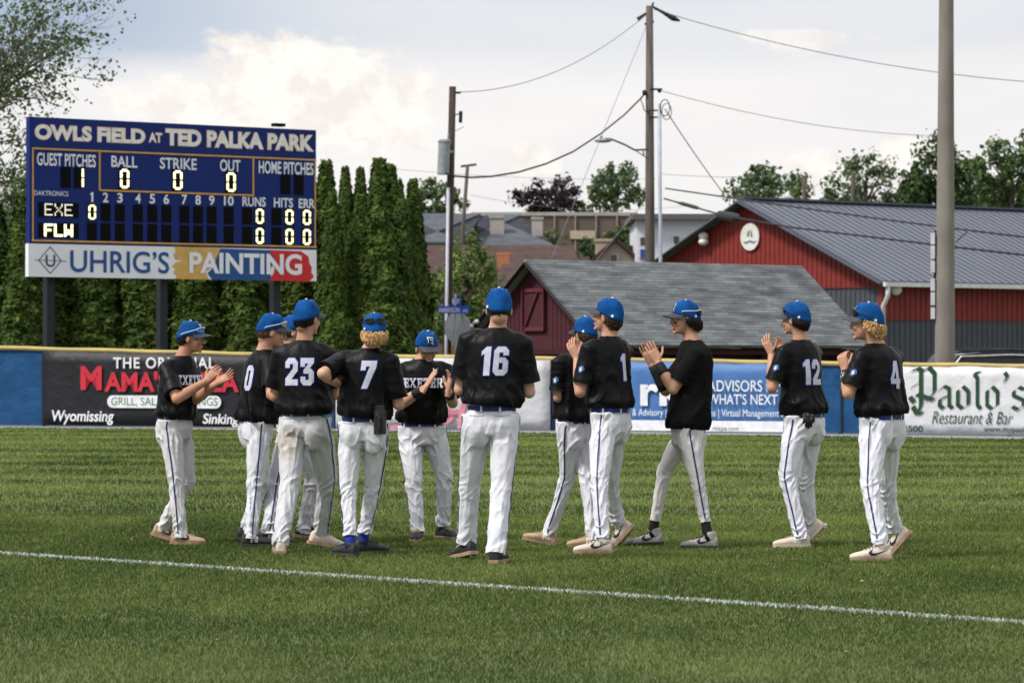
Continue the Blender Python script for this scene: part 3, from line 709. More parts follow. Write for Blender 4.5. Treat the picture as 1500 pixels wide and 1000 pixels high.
def build_trees():
    b = broadleaf
    b(688, 336, 62, 520, 104, LEAF['bright'], 'bright green leafy tree behind the left utility pole and street sign', 21, 9000, 0.15, 46, 0.3, group='small trees behind the fence')
    b(648, 402, 28, 512, 100, LEAF['bright'], 'small light green tree at the end of the arborvitae row', 22, 4500, 0.13, 24, 0.38, group='small trees behind the fence')
    b(640, 256, 50, 345, 190, LEAF['green'], 'hazy green tree peeking out right of the arborvitae row', 23, 6000, 0.26, 30, 0.36, gz=5)
    b(803, 255, 58, 330, 260, LEAF['purple'], 'dark purple copper beech beyond the retaining wall', 24, 8000, 0.32, 34, 0.3, gz=8, name='copper_beech')
    b(902, 234, 52, 330, 262, LEAF['green'], 'round green tree behind the street lamp and right utility pole', 25, 9000, 0.33, 36, 0.24, gz=8)
    b(846, 292, 24, 330, 268, LEAF['deep'], 'small dark tree between the copper beech and the round green tree', 26, 2500, 0.3, 16, 0.3, gz=8)
    b(1128, 236, 74, 350, 235, LEAF['green'], 'broad round green tree above the red gable', 27, 9000, 0.34, 40, 0.26, gz=8)
    b(1268, 214, 66, 350, 215, LEAF['green'], 'thin open tree showing sky, left of the concrete pole', 28, 4200, 0.28, 34, 0.5, gz=8)
    b(1375, 186, 62, 340, 205, LEAF['deep'], 'tall dark tree behind the concrete pole', 29, 9500, 0.32, 44, 0.38, gz=8)
    b(1322, 258, 40, 340, 210, LEAF['deep'], 'lower dark tree filling the gap left of the concrete pole', 30, 5000, 0.3, 22, 0.36, gz=8)
    b(1480, 190, 66, 340, 200, LEAF['green'], 'tall bushy tree at the right picture edge', 31, 10000, 0.32, 44, 0.3, gz=8)
    b(1432, 250, 44, 345, 212, LEAF['deep'], 'dark lower tree between the concrete pole and the right edge', 32, 5500, 0.3, 24, 0.32, gz=8)
    b(1405, 272, 60, 345, 208, LEAF['green'], 'low leafy tree right behind the lower concrete pole', 33, 5000, .3, 26, .25, gz=8)
    b(1492, 262, 60, 345, 206, LEAF['deep'], 'low dark tree filling the right edge above the hall roof', 34, 5000, .3, 26, .25, gz=8)
    b(1225, 272, 40, 345, 224, LEAF['deep'], 'small dark tree between the round green tree and the thin open tree', 35, 3000, .3, 18, .35, gz=8)
    for k, (px, py, hw, bot, Y, lab) in enumerate(((800, 336, 38, 372, 176, 'rounded green bush below the retaining wall'), (866, 345, 30, 380, 174, 'dark green bush left of the beige house'), (905, 330, 26, 362, 178, 'light green bush below the right end of the retaining wall'),
                                                   (734, 350, 20, 366, 172, 'small green bush in front of the grey roof'), (918, 352, 16, 388, 152, 'green bush against the beige house'))):
        b(px, py, hw, bot, Y, LEAF['green' if k != 1 else 'deep'], lab, 40 + k, 3000, 0.2, 18, 0.25, gz=4, name='bush', group='bushes below the retaining wall')
    # large open tree at the left edge, drawn branch by branch
    rg = random.Random(5); Y = 96.0
    base = Vector(((-150 - 750) / F * Y, Y, 0)); root = thing('spring_tree', base, 'large open tree with young leaves leaning in from the left edge', 'tree')
    br, leaves = [], []
    def grow(p, d, L, r, lev):
        pts = [p]; rad = [r]; k = 5
        for i in range(k):
            d = (d + Vector((rg.gauss(0, .10), rg.gauss(0, .10), rg.gauss(0.02, .08)))).normalized(); p = p + d * (L / k); pts.append(p); rad.append(r * (1 - 0.62 * (i + 1) / k))
            if lev >= 2:
                for _ in range(2 if lev == 2 else 3):
                    q = p + Vector((rg.gauss(0, .17), rg.gauss(0, .17), rg.gauss(0, .14))); leaves.append(tuple(q))
        br.append(tube(pts, rad, 6 if lev < 2 else 4))
        if lev < 4:
            for i in range(2, k + 1):
                for s in (0, 1) if lev < 3 else (0,):
                    a = Vector((rg.gauss(0, 1), rg.gauss(0, 1), rg.gauss(0.15, .7))).normalized()
                    grow(pts[i], (d * 0.75 + a * 0.75).normalized(), L * rg.uniform(.42, .62), rad[i] * .7, lev + 1)
    tr = [base, base + Vector((0.1, 0, 2.5)), base + Vector((0.3, 0, 4.2))]
    br.append(tube(tr, [0.34, 0.28, 0.24], 10))
    for dx, dz, L in ((0.75, 0.75, 5.0), (0.95, 0.42, 4.3), (0.3, 1.0, 5.4), (-0.4, 0.9, 4.8), (0.55, 0.95, 5.8), (0.9, 0.15, 3.6)):
        grow(tr[2], Vector((dx, rg.uniform(-.35, .35), dz)).normalized(), L, 0.12, 1)
    mk('trunk', join(br), bark, root, smooth=True)
    C = np.array(leaves); C = C + RNG.normal(0, .05, C.shape)
    keep = vnoise(C * 1.1, 6) > 0.40
    leaf_mesh('leaves', C[keep], 0.085, 6, LEAF['green'], root, base, None, 1.5)
build_trees()

# ---------------------------------------------------------------- buildings
def ang(a): return Vector((math.cos(R(a)), math.sin(R(a)), 0)), Vector((-math.sin(R(a)), math.cos(R(a)), 0))
def poly3(pts, n, d):                        # slab from 3-D outline thickened along n
    k = len(pts); V = list(pts) + [p + n * d for p in pts]
    return V, [tuple(range(k))[::-1], tuple(range(k, 2 * k))] + [(i, (i + 1) % k, (i + 1) % k + k, i + k) for i in range(k)]
shingle = mat('shingle_grey', (0.150, 0.175, 0.175), 0.9, (0.245, 0.265, 0.265), scale=1.3, detail=7, lo=0.3, hi=0.7, stretch=(1, 1, 1))
def shingle_mat(name, a, b, sx, alpha):
    """courses of tabs, laid out in the roof's own metres"""
    m_ = bpy.data.materials.new(name); m_.use_nodes = True; nt = m_.node_tree; N = nt.nodes.new; L = nt.links.new; bs = nt.nodes['Principled BSDF']
    tc = N('ShaderNodeTexCoord'); mp = N('ShaderNodeMapping'); mp.inputs['Rotation'].default_value = (0, 0, -R(alpha)); L(tc.outputs['Object'], mp.inputs[0])
    sp = N('ShaderNodeSeparateXYZ'); L(mp.outputs[0], sp.inputs[0]); cb = N('ShaderNodeCombineXYZ'); L(sp.outputs[0], cb.inputs[0]); L(sp.outputs[2], cb.inputs[1])
    br = N('ShaderNodeTexBrick'); br.inputs['Scale'].default_value = 1.0; br.inputs['Brick Width'].default_value = sx; br.inputs['Row Height'].default_value = 0.085
    br.inputs['Mortar Size'].default_value = 0.008; br.inputs['Bias'].default_value = 0.0; br.offset = 0.37; br.offset_frequency = 2
    br.inputs['Color1'].default_value = (*a, 1); br.inputs['Color2'].default_value = (*b, 1); br.inputs['Mortar'].default_value = (*[c * .55 for c in a], 1)
    L(cb.outputs[0], br.inputs['Vector'])
    n = N('ShaderNodeTexNoise'); n.inputs['Scale'].default_value = 1.0; n.inputs['Detail'].default_value = 8
    mp2 = N('ShaderNodeMapping'); mp2.inputs['Scale'].default_value = (1.1, 1.1, 7); L(tc.outputs['Object'], mp2.inputs[0]); L(mp2.outputs[0], n.inputs['Vector'])
    mx = N('ShaderNodeMix'); mx.data_type = 'RGBA'; mx.blend_type = 'MULTIPLY'; mx.inputs[0].default_value = 1.0
    mr = N('ShaderNodeMapRange'); mr.inputs[1].default_value = .3; mr.inputs[2].default_value = .7; mr.inputs[3].default_value = .62; mr.inputs[4].default_value = 1.3; L(n.outputs[0], mr.inputs[0])
    L(br.outputs['Color'], mx.inputs[6]); L(mr.outputs[0], mx.inputs[7]); L(mx.outputs[2], bs.inputs['Base Color']); bs.inputs['Roughness'].default_value = 0.9; bs.inputs['Specular IOR Level'].default_value = 0.2
    b_ = N('ShaderNodeBump'); b_.inputs['Strength'].default_value = 0.6; b_.inputs['Distance'].default_value = 0.02; L(br.outputs['Color'], b_.inputs['Height']); L(b_.outputs[0], bs.inputs['Normal'])
    return m_

def build_barn():
    u, w = ang(40); A = Vector((2.39, 92, 0)); L_, Wd, he, hr = 9.9, 5.4, 1.92, 4.06
    t = thing('barn', A, 'maroon board barn with a grey shingle roof and a braced hatch in its gable', 'barn')
    maroon = mat('maroon_board', (0.068, 0.015, 0.023), 0.8, (0.048, 0.012, 0.019), scale=4, stretch=(6, 6, .6), bump=0.3, bscale=30)
    drk = mat('maroon_dark', (0.040, 0.009, 0.013), 0.8); brick = mat('pier_brick', (0.28, 0.12, 0.085), 0.85, (0.20, 0.08, 0.06), scale=14)
    P0 = lambda a, b, z: A + u * a + w * b + UP * z
    gab = [P0(0, 0, he), P0(0, 0, 1.62), P0(0, Wd, 1.62), P0(0, Wd, he), P0(0, Wd / 2, hr)]
    mk('gable', poly3(gab, u, 0.12), maroon, t, recalc=True)
    g = []
    for k in range(1, int(Wd / 0.18)):
        b = k * 0.18; zt = he + (hr - he) * (1 - abs(b - Wd / 2) / (Wd / 2)) - 0.12
        if not (2.15 < b < 3.25): g.append(box2(P0(-.008, b, 1.64), P0(-.008, b, zt), 0.02, 0.016, u))
    mk('batten', join(g), mat('maroon_groove', (0.062, 0.013, 0.022), 0.8), t)
    mk('sill_beam', join([box2(P0(-.06, -.02, 1.60), P0(-.06, Wd, 1.60), 0.10, 0.14), box2(P0(0, -0.02, 1.60), P0(L_, -.02, 1.60), 0.12, 0.14)]), drk, t)
    z0, z1, b0, b1 = 2.18, 3.35, 2.25, 3.15
    h = mk('hatch', join([box(P0(-.035, (b0 + b1) / 2, (z0 + z1) / 2), (0.05, b1 - b0, z1 - z0), u, w)]), maroon, t)
    e = [box2(P0(-.075, b0, z0), P0(-.075, b0, z1), .12, .04, w), box2(P0(-.075, b1, z0), P0(-.075, b1, z1), .12, .04, w), box2(P0(-.078, b0 + .06, z0 + .05), P0(-.078, b1 - .06, z0 + .05), .04, .1), box2(P0(-.078, b0 + .06, z1 - .05), P0(-.078, b1 - .06, z1 - .05), .04, .1),
         box2(P0(-.08, b1 - .1, z0 + .1), P0(-.08, b0 + .25, z1 - .1), .1, .035, w)]
    mk('brace', join(e), mat('maroon_trim', (0.12, 0.022, 0.036), 0.7), h)
    o = 0.35
    def slope(side):
        dirw = 1 if side else -1
        eb = Wd + 0.28 if side else -0.28; ez = he - 0.28 * (hr - he) / (Wd / 2)
        pts = [P0(-o, Wd / 2, hr + .02), P0(L_ + o, Wd / 2, hr + .02), P0(L_ + o, eb, ez + .02), P0(-o, eb, ez + .02)]
        n = (pts[1] - pts[0]).cross(pts[3] - pts[0]).normalized()
        if n.z < 0: n = -n
        return poly3(pts, n, 0.09)
    rf = mk('roof', slope(0), shingle_mat('shingle_courses', (0.088, 0.098, 0.102), (0.152, 0.162, 0.166), 0.55, 40), t, recalc=True)
    mk('roof', slope(1), MATS['shingle_grey'], t, recalc=True)
    vb = []
    for b in (-0.28, Wd + .28):
        ez = he - 0.28 * (hr - he) / (Wd / 2); vb.append(box2(P0(-o - .02, Wd / 2, hr + .0), P0(-o - .02, b, ez), 0.035, 0.16, u))
    mk('verge_board', join(vb), mat('verge_dark', (0.03, 0.022, 0.026), 0.7), t)
    mk('side_wall', box(P0(L_ / 2, 0.55, 0.85), (L_, 0.12, 1.7), u, w), drk, t); mk('end_wall', box(P0(L_ - .06, Wd / 2, 1.0), (.12, Wd - 1.3, 2.0), u, w), drk, t)
    for a in (0.15, 3.3, 6.6, 9.6): mk('brick_pier', box(P0(a, 0.2, 0.78), (0.36, 0.36, 1.52), u, w), brick, t)
    mk('brick_pier', box(P0(0.2, 2.6, 0.75), (0.3, 0.3, 1.5), u, w), brick, t)
    mk('garage_door', box(P0(0.32, 1.55, 0.72), (0.08, 1.6, 1.44), u, w), mat('door_cream', (0.42, 0.42, 0.38), 0.6), t)
    mk('front_wall', box(P0(0.40, Wd / 2, 0.79), (0.08, Wd, 1.58), u, w), drk, t)
    mk('floodlight', join([ellipsoid(P0(-.5, Wd - .75, 2.45), (.07, .07, .065)), ellipsoid(P0(-.5, Wd - .52, 2.32), (.07, .07, .065)), tube([P0(0, Wd - .6, 2.5), P0(-.5, Wd - .6, 2.42)], .04)]), mat('lamp_white', (.7, .7, .68), .4), t, smooth=True)
build_barn()

def build_red_hall():
    u, w = ang(40); A = at(1292, 408, 125); A = Vector((A.x, A.y, 0)); L_, Wd, he, hr, ap = 34, 13.6, 4.36, 7.38, 7.0
    P0 = lambda a, b, z: A + u * a + w * b + UP * z
    t = thing('metal_hall', A, 'red and charcoal ribbed metal hall with a blue grey roof and a white round emblem', 'hall')
    red = mat('hall_red', (0.200, 0.024, 0.019), 0.6, (0.165, 0.020, 0.017), scale=2); gry = mat('hall_charcoal', (0.060, 0.066, 0.080), 0.55, (0.052, 0.058, 0.07), scale=2)
    slope_z = lambda b: he + (hr - he) * (b / ap if b < ap else (Wd - b) / (Wd - ap))
    zb = 4.05
    mk('gable_wall', poly3([P0(0, 0, zb), P0(0, Wd, zb), P0(0, Wd, he), P0(0, ap, hr), P0(0, 0, he)], u, 0.1), red, t, recalc=True)
    mk('lower_wall', poly3([P0(0, 0, -1), P0(0, Wd, -1), P0(0, Wd, zb), P0(0, 0, zb)], u, 0.1), gry, t, recalc=True)
    mk('side_wall', poly3([P0(0, 0, 2.85), P0(L_, 0, 2.85), P0(L_, 0, he), P0(0, 0, he)], w, 0.1), red, t, recalc=True)
    mk('lower_wall', poly3([P0(0, 0, -1), P0(L_, 0, -1), P0(L_, 0, 2.85), P0(0, 0, 2.85)], w, 0.1), gry, t, recalc=True)
    mk('back_wall', join([poly3([P0(0, Wd, -1), P0(L_, Wd, -1), P0(L_, Wd, he), P0(0, Wd, he)], w, -0.1), poly3([P0(L_, 0, -1), P0(L_, Wd, -1), P0(L_, Wd, he), P0(L_, ap, hr), P0(L_, 0, he)], u, -0.1)]), gry, t, recalc=True)
    g, g2, g3, g4 = [], [], [], []
    for k in range(int(Wd / 0.25)):
        b = 0.12 + k * 0.25; g.append(box2(P0(-.012, b, zb + .01), P0(-.012, b, slope_z(b) - .1), .045, .03, u)); g2.append(box2(P0(-.012, b, -1), P0(-.012, b, zb - .01), .045, .03, u))
    for k in range(int(L_ / 0.28)):
        a = 0.12 + k * 0.28; g3.append(box2(P0(a, -.012, 2.87), P0(a, -.012, he - .1), .045, .03, w)); g4.append(box2(P0(a, -.012, -1), P0(a, -.012, 2.83), .045, .03, w))
    mk('rib', join(g + g3), red, t); mk('rib', join(g2 + g4), gry, t)
    mk('band_trim', join([box2(P0(0, -.03, 2.85), P0(L_, -.03, 2.85), .05, .06), box2(P0(-.03, 0, zb), P0(-.03, Wd, zb), .05, .06)]), mat('hall_trim', (0.12, 0.02, 0.022), .5), t)
    rm = mat('hall_roof', (.110, .121, .148), .5, (.096, .107, .134), scale=.6, spec=.3)
    for s in (0, 1):
        eb = -0.5 if not s else Wd + .4; ez = he - 0.5 * (hr - he) / ap
        pts = [P0(-.5, ap, hr + .05), P0(L_, ap, hr + .05), P0(L_, eb, ez + .05), P0(-.5, eb, ez + .05)]
        n = (pts[1] - pts[0]).cross(pts[3] - pts[0]).normalized(); n = n if n.z > 0 else -n
        rf = mk('roof', poly3(pts, n, 0.07), rm, t, recalc=True)
        if not s:
            sm = [box2(pts[0] + u * (k * 0.42 + .2) + n * .085, pts[3] + u * (k * 0.42 + .2) + n * .085, .04, .05, u) for k in range(int(L_ / .42))]
            mk('seam', join(sm), mat('hall_seam', (0.07, 0.077, 0.10), .45), rf)
    mk('ridge_cap', box2(P0(-.5, ap, hr + .16), P0(L_, ap, hr + .16), .5, .08), mat('hall_seam', (0.1, 0.1, 0.1)), t)
    vt = mat('verge_slate', (0.075, 0.085, 0.11), .5)
    mk('verge_trim', join([box2(P0(-.53, ap, hr + .0), P0(-.53, -.5, he - .5 * (hr - he) / ap), .05, .26, u), box2(P0(-.53, ap, hr), P0(-.53, Wd + .4, he - .4 * (hr - he) / (Wd - ap)), .05, .26, u)]), vt, t)
    wt = mat('gutter_white', (.62, .62, .62), .45)
    gz = he - .5 * (hr - he) / ap
    gt = mk('gutter', box2(P0(-.5, -.6, gz - .02), P0(L_, -.6, gz - .02), .14, .16), wt, t)
    mk('downpipe', tube([P0(-.3, -.58, gz - .1), P0(-.3, -.58, gz - .45), P0(-.1, -.16, gz - .8), P0(-.1, -.16, 2.6)], .085, 8), wt, gt, smooth=True)
    mk('corner_trim', box(P0(-.02, -.02, 1.6), (.2, .2, 5.2), u, w), red, t)
    Pn = Plane(P0(-.06, 0, 0), -w, UP)
    cx, cy = Pn.hit(1099.5, 347); rx = Pn.hit(1113, 347)[0] - cx; ry = 0.52
    em = mk('emblem', Pn.slab([(cx + rx * math.cos(a), cy + ry * math.sin(a)) for a in np.linspace(0, 2 * math.pi, 33)[:-1]], 0, .05), mat('emblem_white', (.66, .65, .62), .5), t, recalc=True)
    gm = mat('emblem_grey', (.16, .18, .2), .6)
    mk('motif', join([Pn.slab([(cx - rx * .8, cy - .16), (cx - rx * .4, cy - .27), (cx, cy - .2), (cx + rx * .4, cy - .27), (cx + rx * .8, cy - .16), (cx + rx * .4, cy - .18), (cx, cy - .12), (cx - rx * .4, cy - .18)], .052, .06),
                      Pn.slab([(cx - rx * .3, cy), (cx - rx * .22, cy + .2), (cx + rx * .02, cy + .26), (cx - rx * .05, cy + .02)], .052, .06), Pn.slab([(cx + rx * .1, cy), (cx + rx * .12, cy + .3), (cx + rx * .3, cy + .1), (cx + rx * .32, cy)], .052, .06)]), gm, em, recalc=True)
    lw = mat('lamp_white', (.7, .7, .68), .4)
    p = Pn.P(*Pn.hit(1036, 346), .2); mk('floodlight', join([ellipsoid(p, (.2, .2, .17)), ellipsoid(p - UP * .22, (.2, .2, .15))]), lw, t, smooth=True)
    Ps = Plane(P0(0, -.06, 0), u, UP); p = Ps.P(*Ps.hit(1308, 424), .15); mk('floodlight', join([ellipsoid(p, (.22, .2, .22)), tube([p, p + w * .3], .06)]), lw, t, smooth=True)
    p = P0(16, ap - 2, hr - .3); q = at(1253, 296, p.y); mk('vent_pipe', tube([Vector((q.x, q.y, q.z - 1)), q], .14), mat('pipe_grey', (.4, .4, .42), .5), t)
build_red_hall()

def house(px0, px1, eave_py, ridge_py, Y, depth, wallm, roofm, label, hip=0.0, yaw=0, gz=0.0, front_gable=False, group='houses behind the barn', chim=None, win=(), over=.35):
    a, b = at(px0, eave_py, Y), at(px1, eave_py, Y); zr = at(px0, ridge_py, Y + depth / 2 if not front_gable else Y).z; ze = a.z; base = Vector((a.x, Y, gz))
    u, w = ang(yaw); Lh = (b.x - a.x) / math.cos(R(yaw)); P0 = lambda x, y, z: Vector((a.x, Y, 0)) + u * x + w * y + UP * z
    t = thing('house', base, label, 'house', group)
    wall = []
    if front_gable:
        wall += [poly3([P0(0, 0, gz), P0(Lh, 0, gz), P0(Lh, 0, ze), P0(Lh / 2, 0, zr), P0(0, 0, ze)], w, .15)]
    else: wall += [box(P0(Lh / 2, .1, (ze + gz) / 2), (Lh, .15, ze - gz), u, w)]
    wall += [box(P0(Lh / 2, depth, (ze + gz) / 2), (Lh, .15, ze - gz), u, w), box(P0(.08, depth / 2, (ze + gz) / 2 - .01), (.15, depth - .2, ze - gz), u, w), box(P0(Lh - .08, depth / 2, (ze + gz) / 2 - .01), (.15, depth - .2, ze - gz), u, w)]
    mk('wall', join(wall), wallm, t, recalc=True)
    o = over; q = []
    if front_gable:
        for s in (-1, 1):
            xe = -o if s < 0 else Lh + o; dz = o * (zr - ze) / (Lh / 2)
            pts = [P0(Lh / 2, -o, zr + .03), P0(Lh / 2, depth + o, zr + .03), P0(xe, depth + o, ze - dz + .03), P0(xe, -o, ze - dz + .03)]
            n = (pts[1] - pts[0]).cross(pts[3] - pts[0]).normalized(); q.append(poly3(pts, n if n.z > 0 else -n, .14))
    else:
        dz = o * (zr - ze) / (depth / 2); h0 = hip
        for s in (0, 1):
            ye = -o if s == 0 else depth + o
            pts = [P0(h0, depth / 2, zr), P0(Lh - h0, depth / 2, zr), P0(Lh + o, ye, ze - dz), P0(-o, ye, ze - dz)]
            n = (pts[1] - pts[0]).cross(pts[3] - pts[0]).normalized(); q.append(poly3(pts, n if n.z > 0 else -n, .12))
        for x0, xr in ((-o, h0), (Lh + o, Lh - h0)):
            pts = [P0(x0, -o, ze - dz), P0(xr, depth / 2, zr), P0(x0, depth + o, ze - dz)]
            n = (pts[1] - pts[0]).cross(pts[2] - pts[0]).normalized(); q.append(poly3(pts, n if hip == 0 or n.z > 0 else -n, .1 if hip else -.05))
    rf = mk('roof', join(q), roofm, t, recalc=True)
    if chim:
        for cpx, c0, c1, cw, cm in chim:
            p = at(cpx, c0, Y + depth * (.2 if cw > .52 else -.06)); p2 = at(cpx, c1 + 15, Y + depth * .2); mk('chimney', join([box((p + p2) / 2, (cw, cw, p.z - p2.z)), box(p, (cw * 1.15, cw * 1.15, .12))]), cm, rf)
    for wx0, wy0, wx1, wy1 in win:
        p, p2 = at(wx0, wy0, Y - .02), at(wx1, wy1, Y - .02); fw = mk('window', box((p + p2) / 2, (p2.x - p.x, .1, p.z - p2.z)), mat('frame_white', (.6, .6, .6), .5), t)
        mk('pane', box((p + p2) / 2 + Vector((0, -.06, 0)), ((p2.x - p.x) * .78, .03, (p.z - p2.z) * .82)), mat('pane_dark', (.03, .04, .05), .15, spec=.6), fw)
    return t
def build_houses():
    stucco = mat('stucco_beige', (.42, .35, .27), .85); br = mat('brick_brown', (.16, .075, .055), .85); whitew = mat('siding_white', (.62, .63, .66), .6, (.56, .57, .6), scale=3, stretch=(.2, .2, 9))
    gr = mat('roof_slate', (.050, .057, .070), .9, (.080, .088, .102), scale=1.5, detail=6); brn = mat('roof_brown', (.040, .022, .019), .95, (.062, .037, .032), scale=2, detail=6)
    conc = mat('concrete', (.36, .33, .30), .85, (.28, .26, .24), scale=2)
    house(612, 668, 356, 316, 165, 11, br, gr, 'house with a slate grey hip roof beside the left utility pole', hip=3.0, gz=2)
    house(668, 806, 362, 318, 168, 13, br, gr, 'long grey roofed house with a pale chimney left of the barn', hip=3.2, gz=2, chim=[(728, 318, 340, .7, conc), (787, 320, 352, .55, conc)])
    house(560, 842, 402, 363, 140, 9, br, brn, 'long brown roofed building behind the bright green tree', gz=0, chim=[(737, 372, 402, .5, mat('flue_orange', (.42, .16, .08), .7))])
    house(868, 936, 385, 354, 150, 8, stucco, brn, 'beige stucco house with a brown roof beside the white building', gz=0, front_gable=True, chim=[(884, 352, 384, .7, stucco)], win=((893, 372, 905, 384),))
    house(735, 790, 426, 392, 116, 6, stucco, brn, 'low house end with a brown roof peeking out left of the barn gable', gz=0)
    # white flat roofed building
    p0, p1 = at(932, 322, 148), at(1062, 322, 148); b = Vector((p0.x, 148, 0)); t = thing('white_building', b, 'white flat roofed building behind the right utility pole', 'building')
    Wd = p1.x - p0.x; mk('wall', box(Vector((p0.x + Wd / 2, 152, p0.z / 2)), (Wd, 8, p0.z)), whitew, t)
    mk('roof', box(Vector((p0.x + Wd / 2, 151.8, p0.z + .12)), (Wd + .5, 8.6, .24)), mat('fascia_dark', (.11, .10, .10), .7), t)
    for x0, y0, x1, y1 in ((936, 346, 949, 378), (985, 345, 996, 375)):
        p, q = at(x0, y0, 147.95), at(x1, y1, 147.95); fw = mk('window', box((p + q) / 2, (q.x - p.x, .1, p.z - q.z)), mat('frame_white', (.6, .6, .6)), t)
        mk('pane', box((p + q) / 2 + Vector((0, -.06, .25)), ((q.x - p.x) * .7, .03, (p.z - q.z) * .35)), mat('pane_dark', (.03, .04, .05)), fw)
        mk('panel', box((p + q) / 2 + Vector((0, -.06, -.27)), ((q.x - p.x) * .7, .03, (p.z - q.z) * .38)), mat('panel_blue', (.02, .08, .28), .5), fw)
    # retaining wall with a fence-like top on the slope
    p0, p1 = at(690, 316, 214), at(934, 313, 214); Wd = p1.x - p0.x; b = Vector(((p0.x + p1.x) / 2, 214, 4))
    t = thing('retaining_wall', b, 'long brown retaining wall with pale posts on the slope', 'wall')
    mk('panel', box(Vector(((p0.x + p1.x) / 2, 214, p0.z - 1.6)), (Wd, .4, 3.2)), mat('wall_brown', (.13, .098, .085), .95, (.10, .075, .066), scale=1, detail=6), t)
    mk('coping', box(Vector(((p0.x + p1.x) / 2, 214, p0.z + .1)), (Wd, .6, .22)), conc, t)
    for k in range(9): mk('post', box(Vector((p0.x + Wd * k / 8, 213.72, p0.z - 1.5)), (.10, .1, 3.0)), mat('post_dull', (.26, .235, .21), .9), t)
    p, q = at(835, 338, 213.7), at(872, 350, 213.7); mk('slab', box((p + q) / 2, (q.x - p.x, .2, p.z - q.z)), stucco, t)
build_houses()

# ---------------------------------------------------------------- poles, wires, sign, cars
wood = mat('pole_wood', (.062, .042, .031), .95, (.038, .028, .022), scale=3, detail=6, stretch=(4, 4, .4), bump=.5, bscale=14, bstretch=(5, 5, .4))
wood2 = mat('pole_wood_grey', (.115, .092, .080), .95, (.07, .058, .052), scale=3, detail=6, stretch=(4, 4, .4), bump=.5, bscale=14, bstretch=(5, 5, .4))
steel = mat('galvanised', (.36, .39, .45), .45, (.28, .31, .37), scale=5, spec=.5); wire = mat('wire_black', (.018, .018, .02), .6); wireg = mat('wire_grey', (.16, .16, .17), .6)
def wire_obj(pts, r, m_, label, sag=0.0):
    if len(pts) == 2:
        a, b = pts; pts = [a.lerp(b, k / 24) - UP * sag * 4 * (k / 24) * (1 - k / 24) for k in range(25)]
    o = mk('wire', tube(pts, r, 6), m_, base=pts[0], smooth=True)
    return tag(o, label, 'wire', 'overhead wires')
def build_poles():
    # left utility pole
    top, low = at(663, 127, 95), at(654.5, 510, 95); d = (low - top).normalized(); base = top + d * ((0 - top.z) / d.z)
    t = thing('utility_pole', base, 'dark brown utility pole with a grey transformer and steel pipe', 'pole', 'utility poles')
    mk('shaft', tube([base, base.lerp(top, .5), top], [.125, .11, .095], 12), wood, t, smooth=True)
    c0, c1 = at(651, 206, 94.7), at(649, 256, 94.7)
    mk('transformer', join([rings([(c0 + UP * .04, Vector((1, 0, 0)), Vector((0, 1, 0)), .10, .10), (c0, Vector((1, 0, 0)), Vector((0, 1, 0)), .18, .18), (c0 - UP * .05, Vector((1, 0, 0)), Vector((0, 1, 0)), .18, .18), (c0 - UP * .055, Vector((1, 0, 0)), Vector((0, 1, 0)), .165, .165), (c1, Vector((1, 0, 0)), Vector((0, 1, 0)), .165, .165)], 20),
                           tube([c0 + Vector((.1, 0, 0)), c0 + Vector((.12, 0, .2))], .03), tube([c0 - UP * .3, c0 + Vector((.25, .3, -.3))], .05)]), mat('transformer_grey', (.25, .27, .29), .5, (.19, .21, .23), scale=6), t)
    mk('steel_pipe', tube([at(656.5, 275, 94.8), at(653.5, 510, 94.8), Vector((at(653, 525, 94.8).x, 94.8, 0))], .045, 8), mat('pipe_silver', (.42, .44, .50), .4), t, smooth=True)
    mk('bracket', join([box2(at(663, 136, 95), at(675, 136, 95), .04, .06), tube([at(675, 163, 94.8), at(674.5, 180, 94.8)], .05), box2(at(662, 170, 95), at(676, 166, 94.8), .02, .03), box2(at(665, 193, 95), at(679, 186, 94.7), .012, .012), tube([at(650, 254, 94.6), at(658, 254, 94.5), at(665, 260, 94.8)], .025)]), mat('dark_steel', (.03, .03, .04)), t)
    # right utility pole with a street lamp and conduit
    top, low = at(951.5, 9, 104), at(952, 386, 104); base = Vector((low.x, 104, 0))
    t2 = thing('utility_pole', base, 'tall weathered grey utility pole with a conduit above the barn', 'pole', 'utility poles')
    mk('shaft', tube([base, Vector((base.x, 104, 5)), top], [.165, .15, .105], 12), wood2, t2, smooth=True)
    mk('conduit', tube([at(966, 152, 103.7), at(967.5, 390, 103.7), Vector((at(967.5, 390, 103.7).x, 103.7, 0))], .055, 8), steel, t2, smooth=True)
    g = [box2(at(944, 36, 104), at(958, 32, 104), .05, .06), box2(at(952, 131, 103.8), at(970, 131, 103.8), .05, .06), box2(at(951, 162, 103.8), at(967, 162, 103.7), .04, .05), box2(at(951, 172, 103.8), at(967, 172, 103.7), .04, .05), tube([at(955, 12, 104), at(957, 4, 104)], .03)]
    g += [ellipsoid(at(944, 136, 103.9), (.07, .07, .09)), ellipsoid(at(966, 133, 103.9), (.06, .06, .07)), tube([at(956, 10, 104), at(972, 19, 104), at(986, 27, 104), at(996, 31, 104)], [.03, .05, .09, .03]), tube([at(934, 29, 104), at(948, 19, 104)], [.07, .03])]
    mk('hardware', join(g), mat('dark_steel', (.03, .03, .04)), t2)
    lp = [at(969 + 7 * math.sin(a) + 5, 158 - 12 * math.cos(a), 103.6) for a in np.linspace(0, 2 * math.pi, 16)]
    mk('cable_loop', join([tube(lp, .016, 5), tube([p + Vector((.05, -.05, -.12)) for p in lp], .014, 5), tube([at(938, 144, 103.8), at(941, 152, 103.7), at(944, 162, 103.7), at(952, 166, 103.7)], .016, 5)]), wire, t2, smooth=True)
    arm = [at(950, 219, 103.8), at(930, 220, 103.4), at(915, 212, 103), at(898, 205, 102.6), at(893, 204.5, 102.5)]
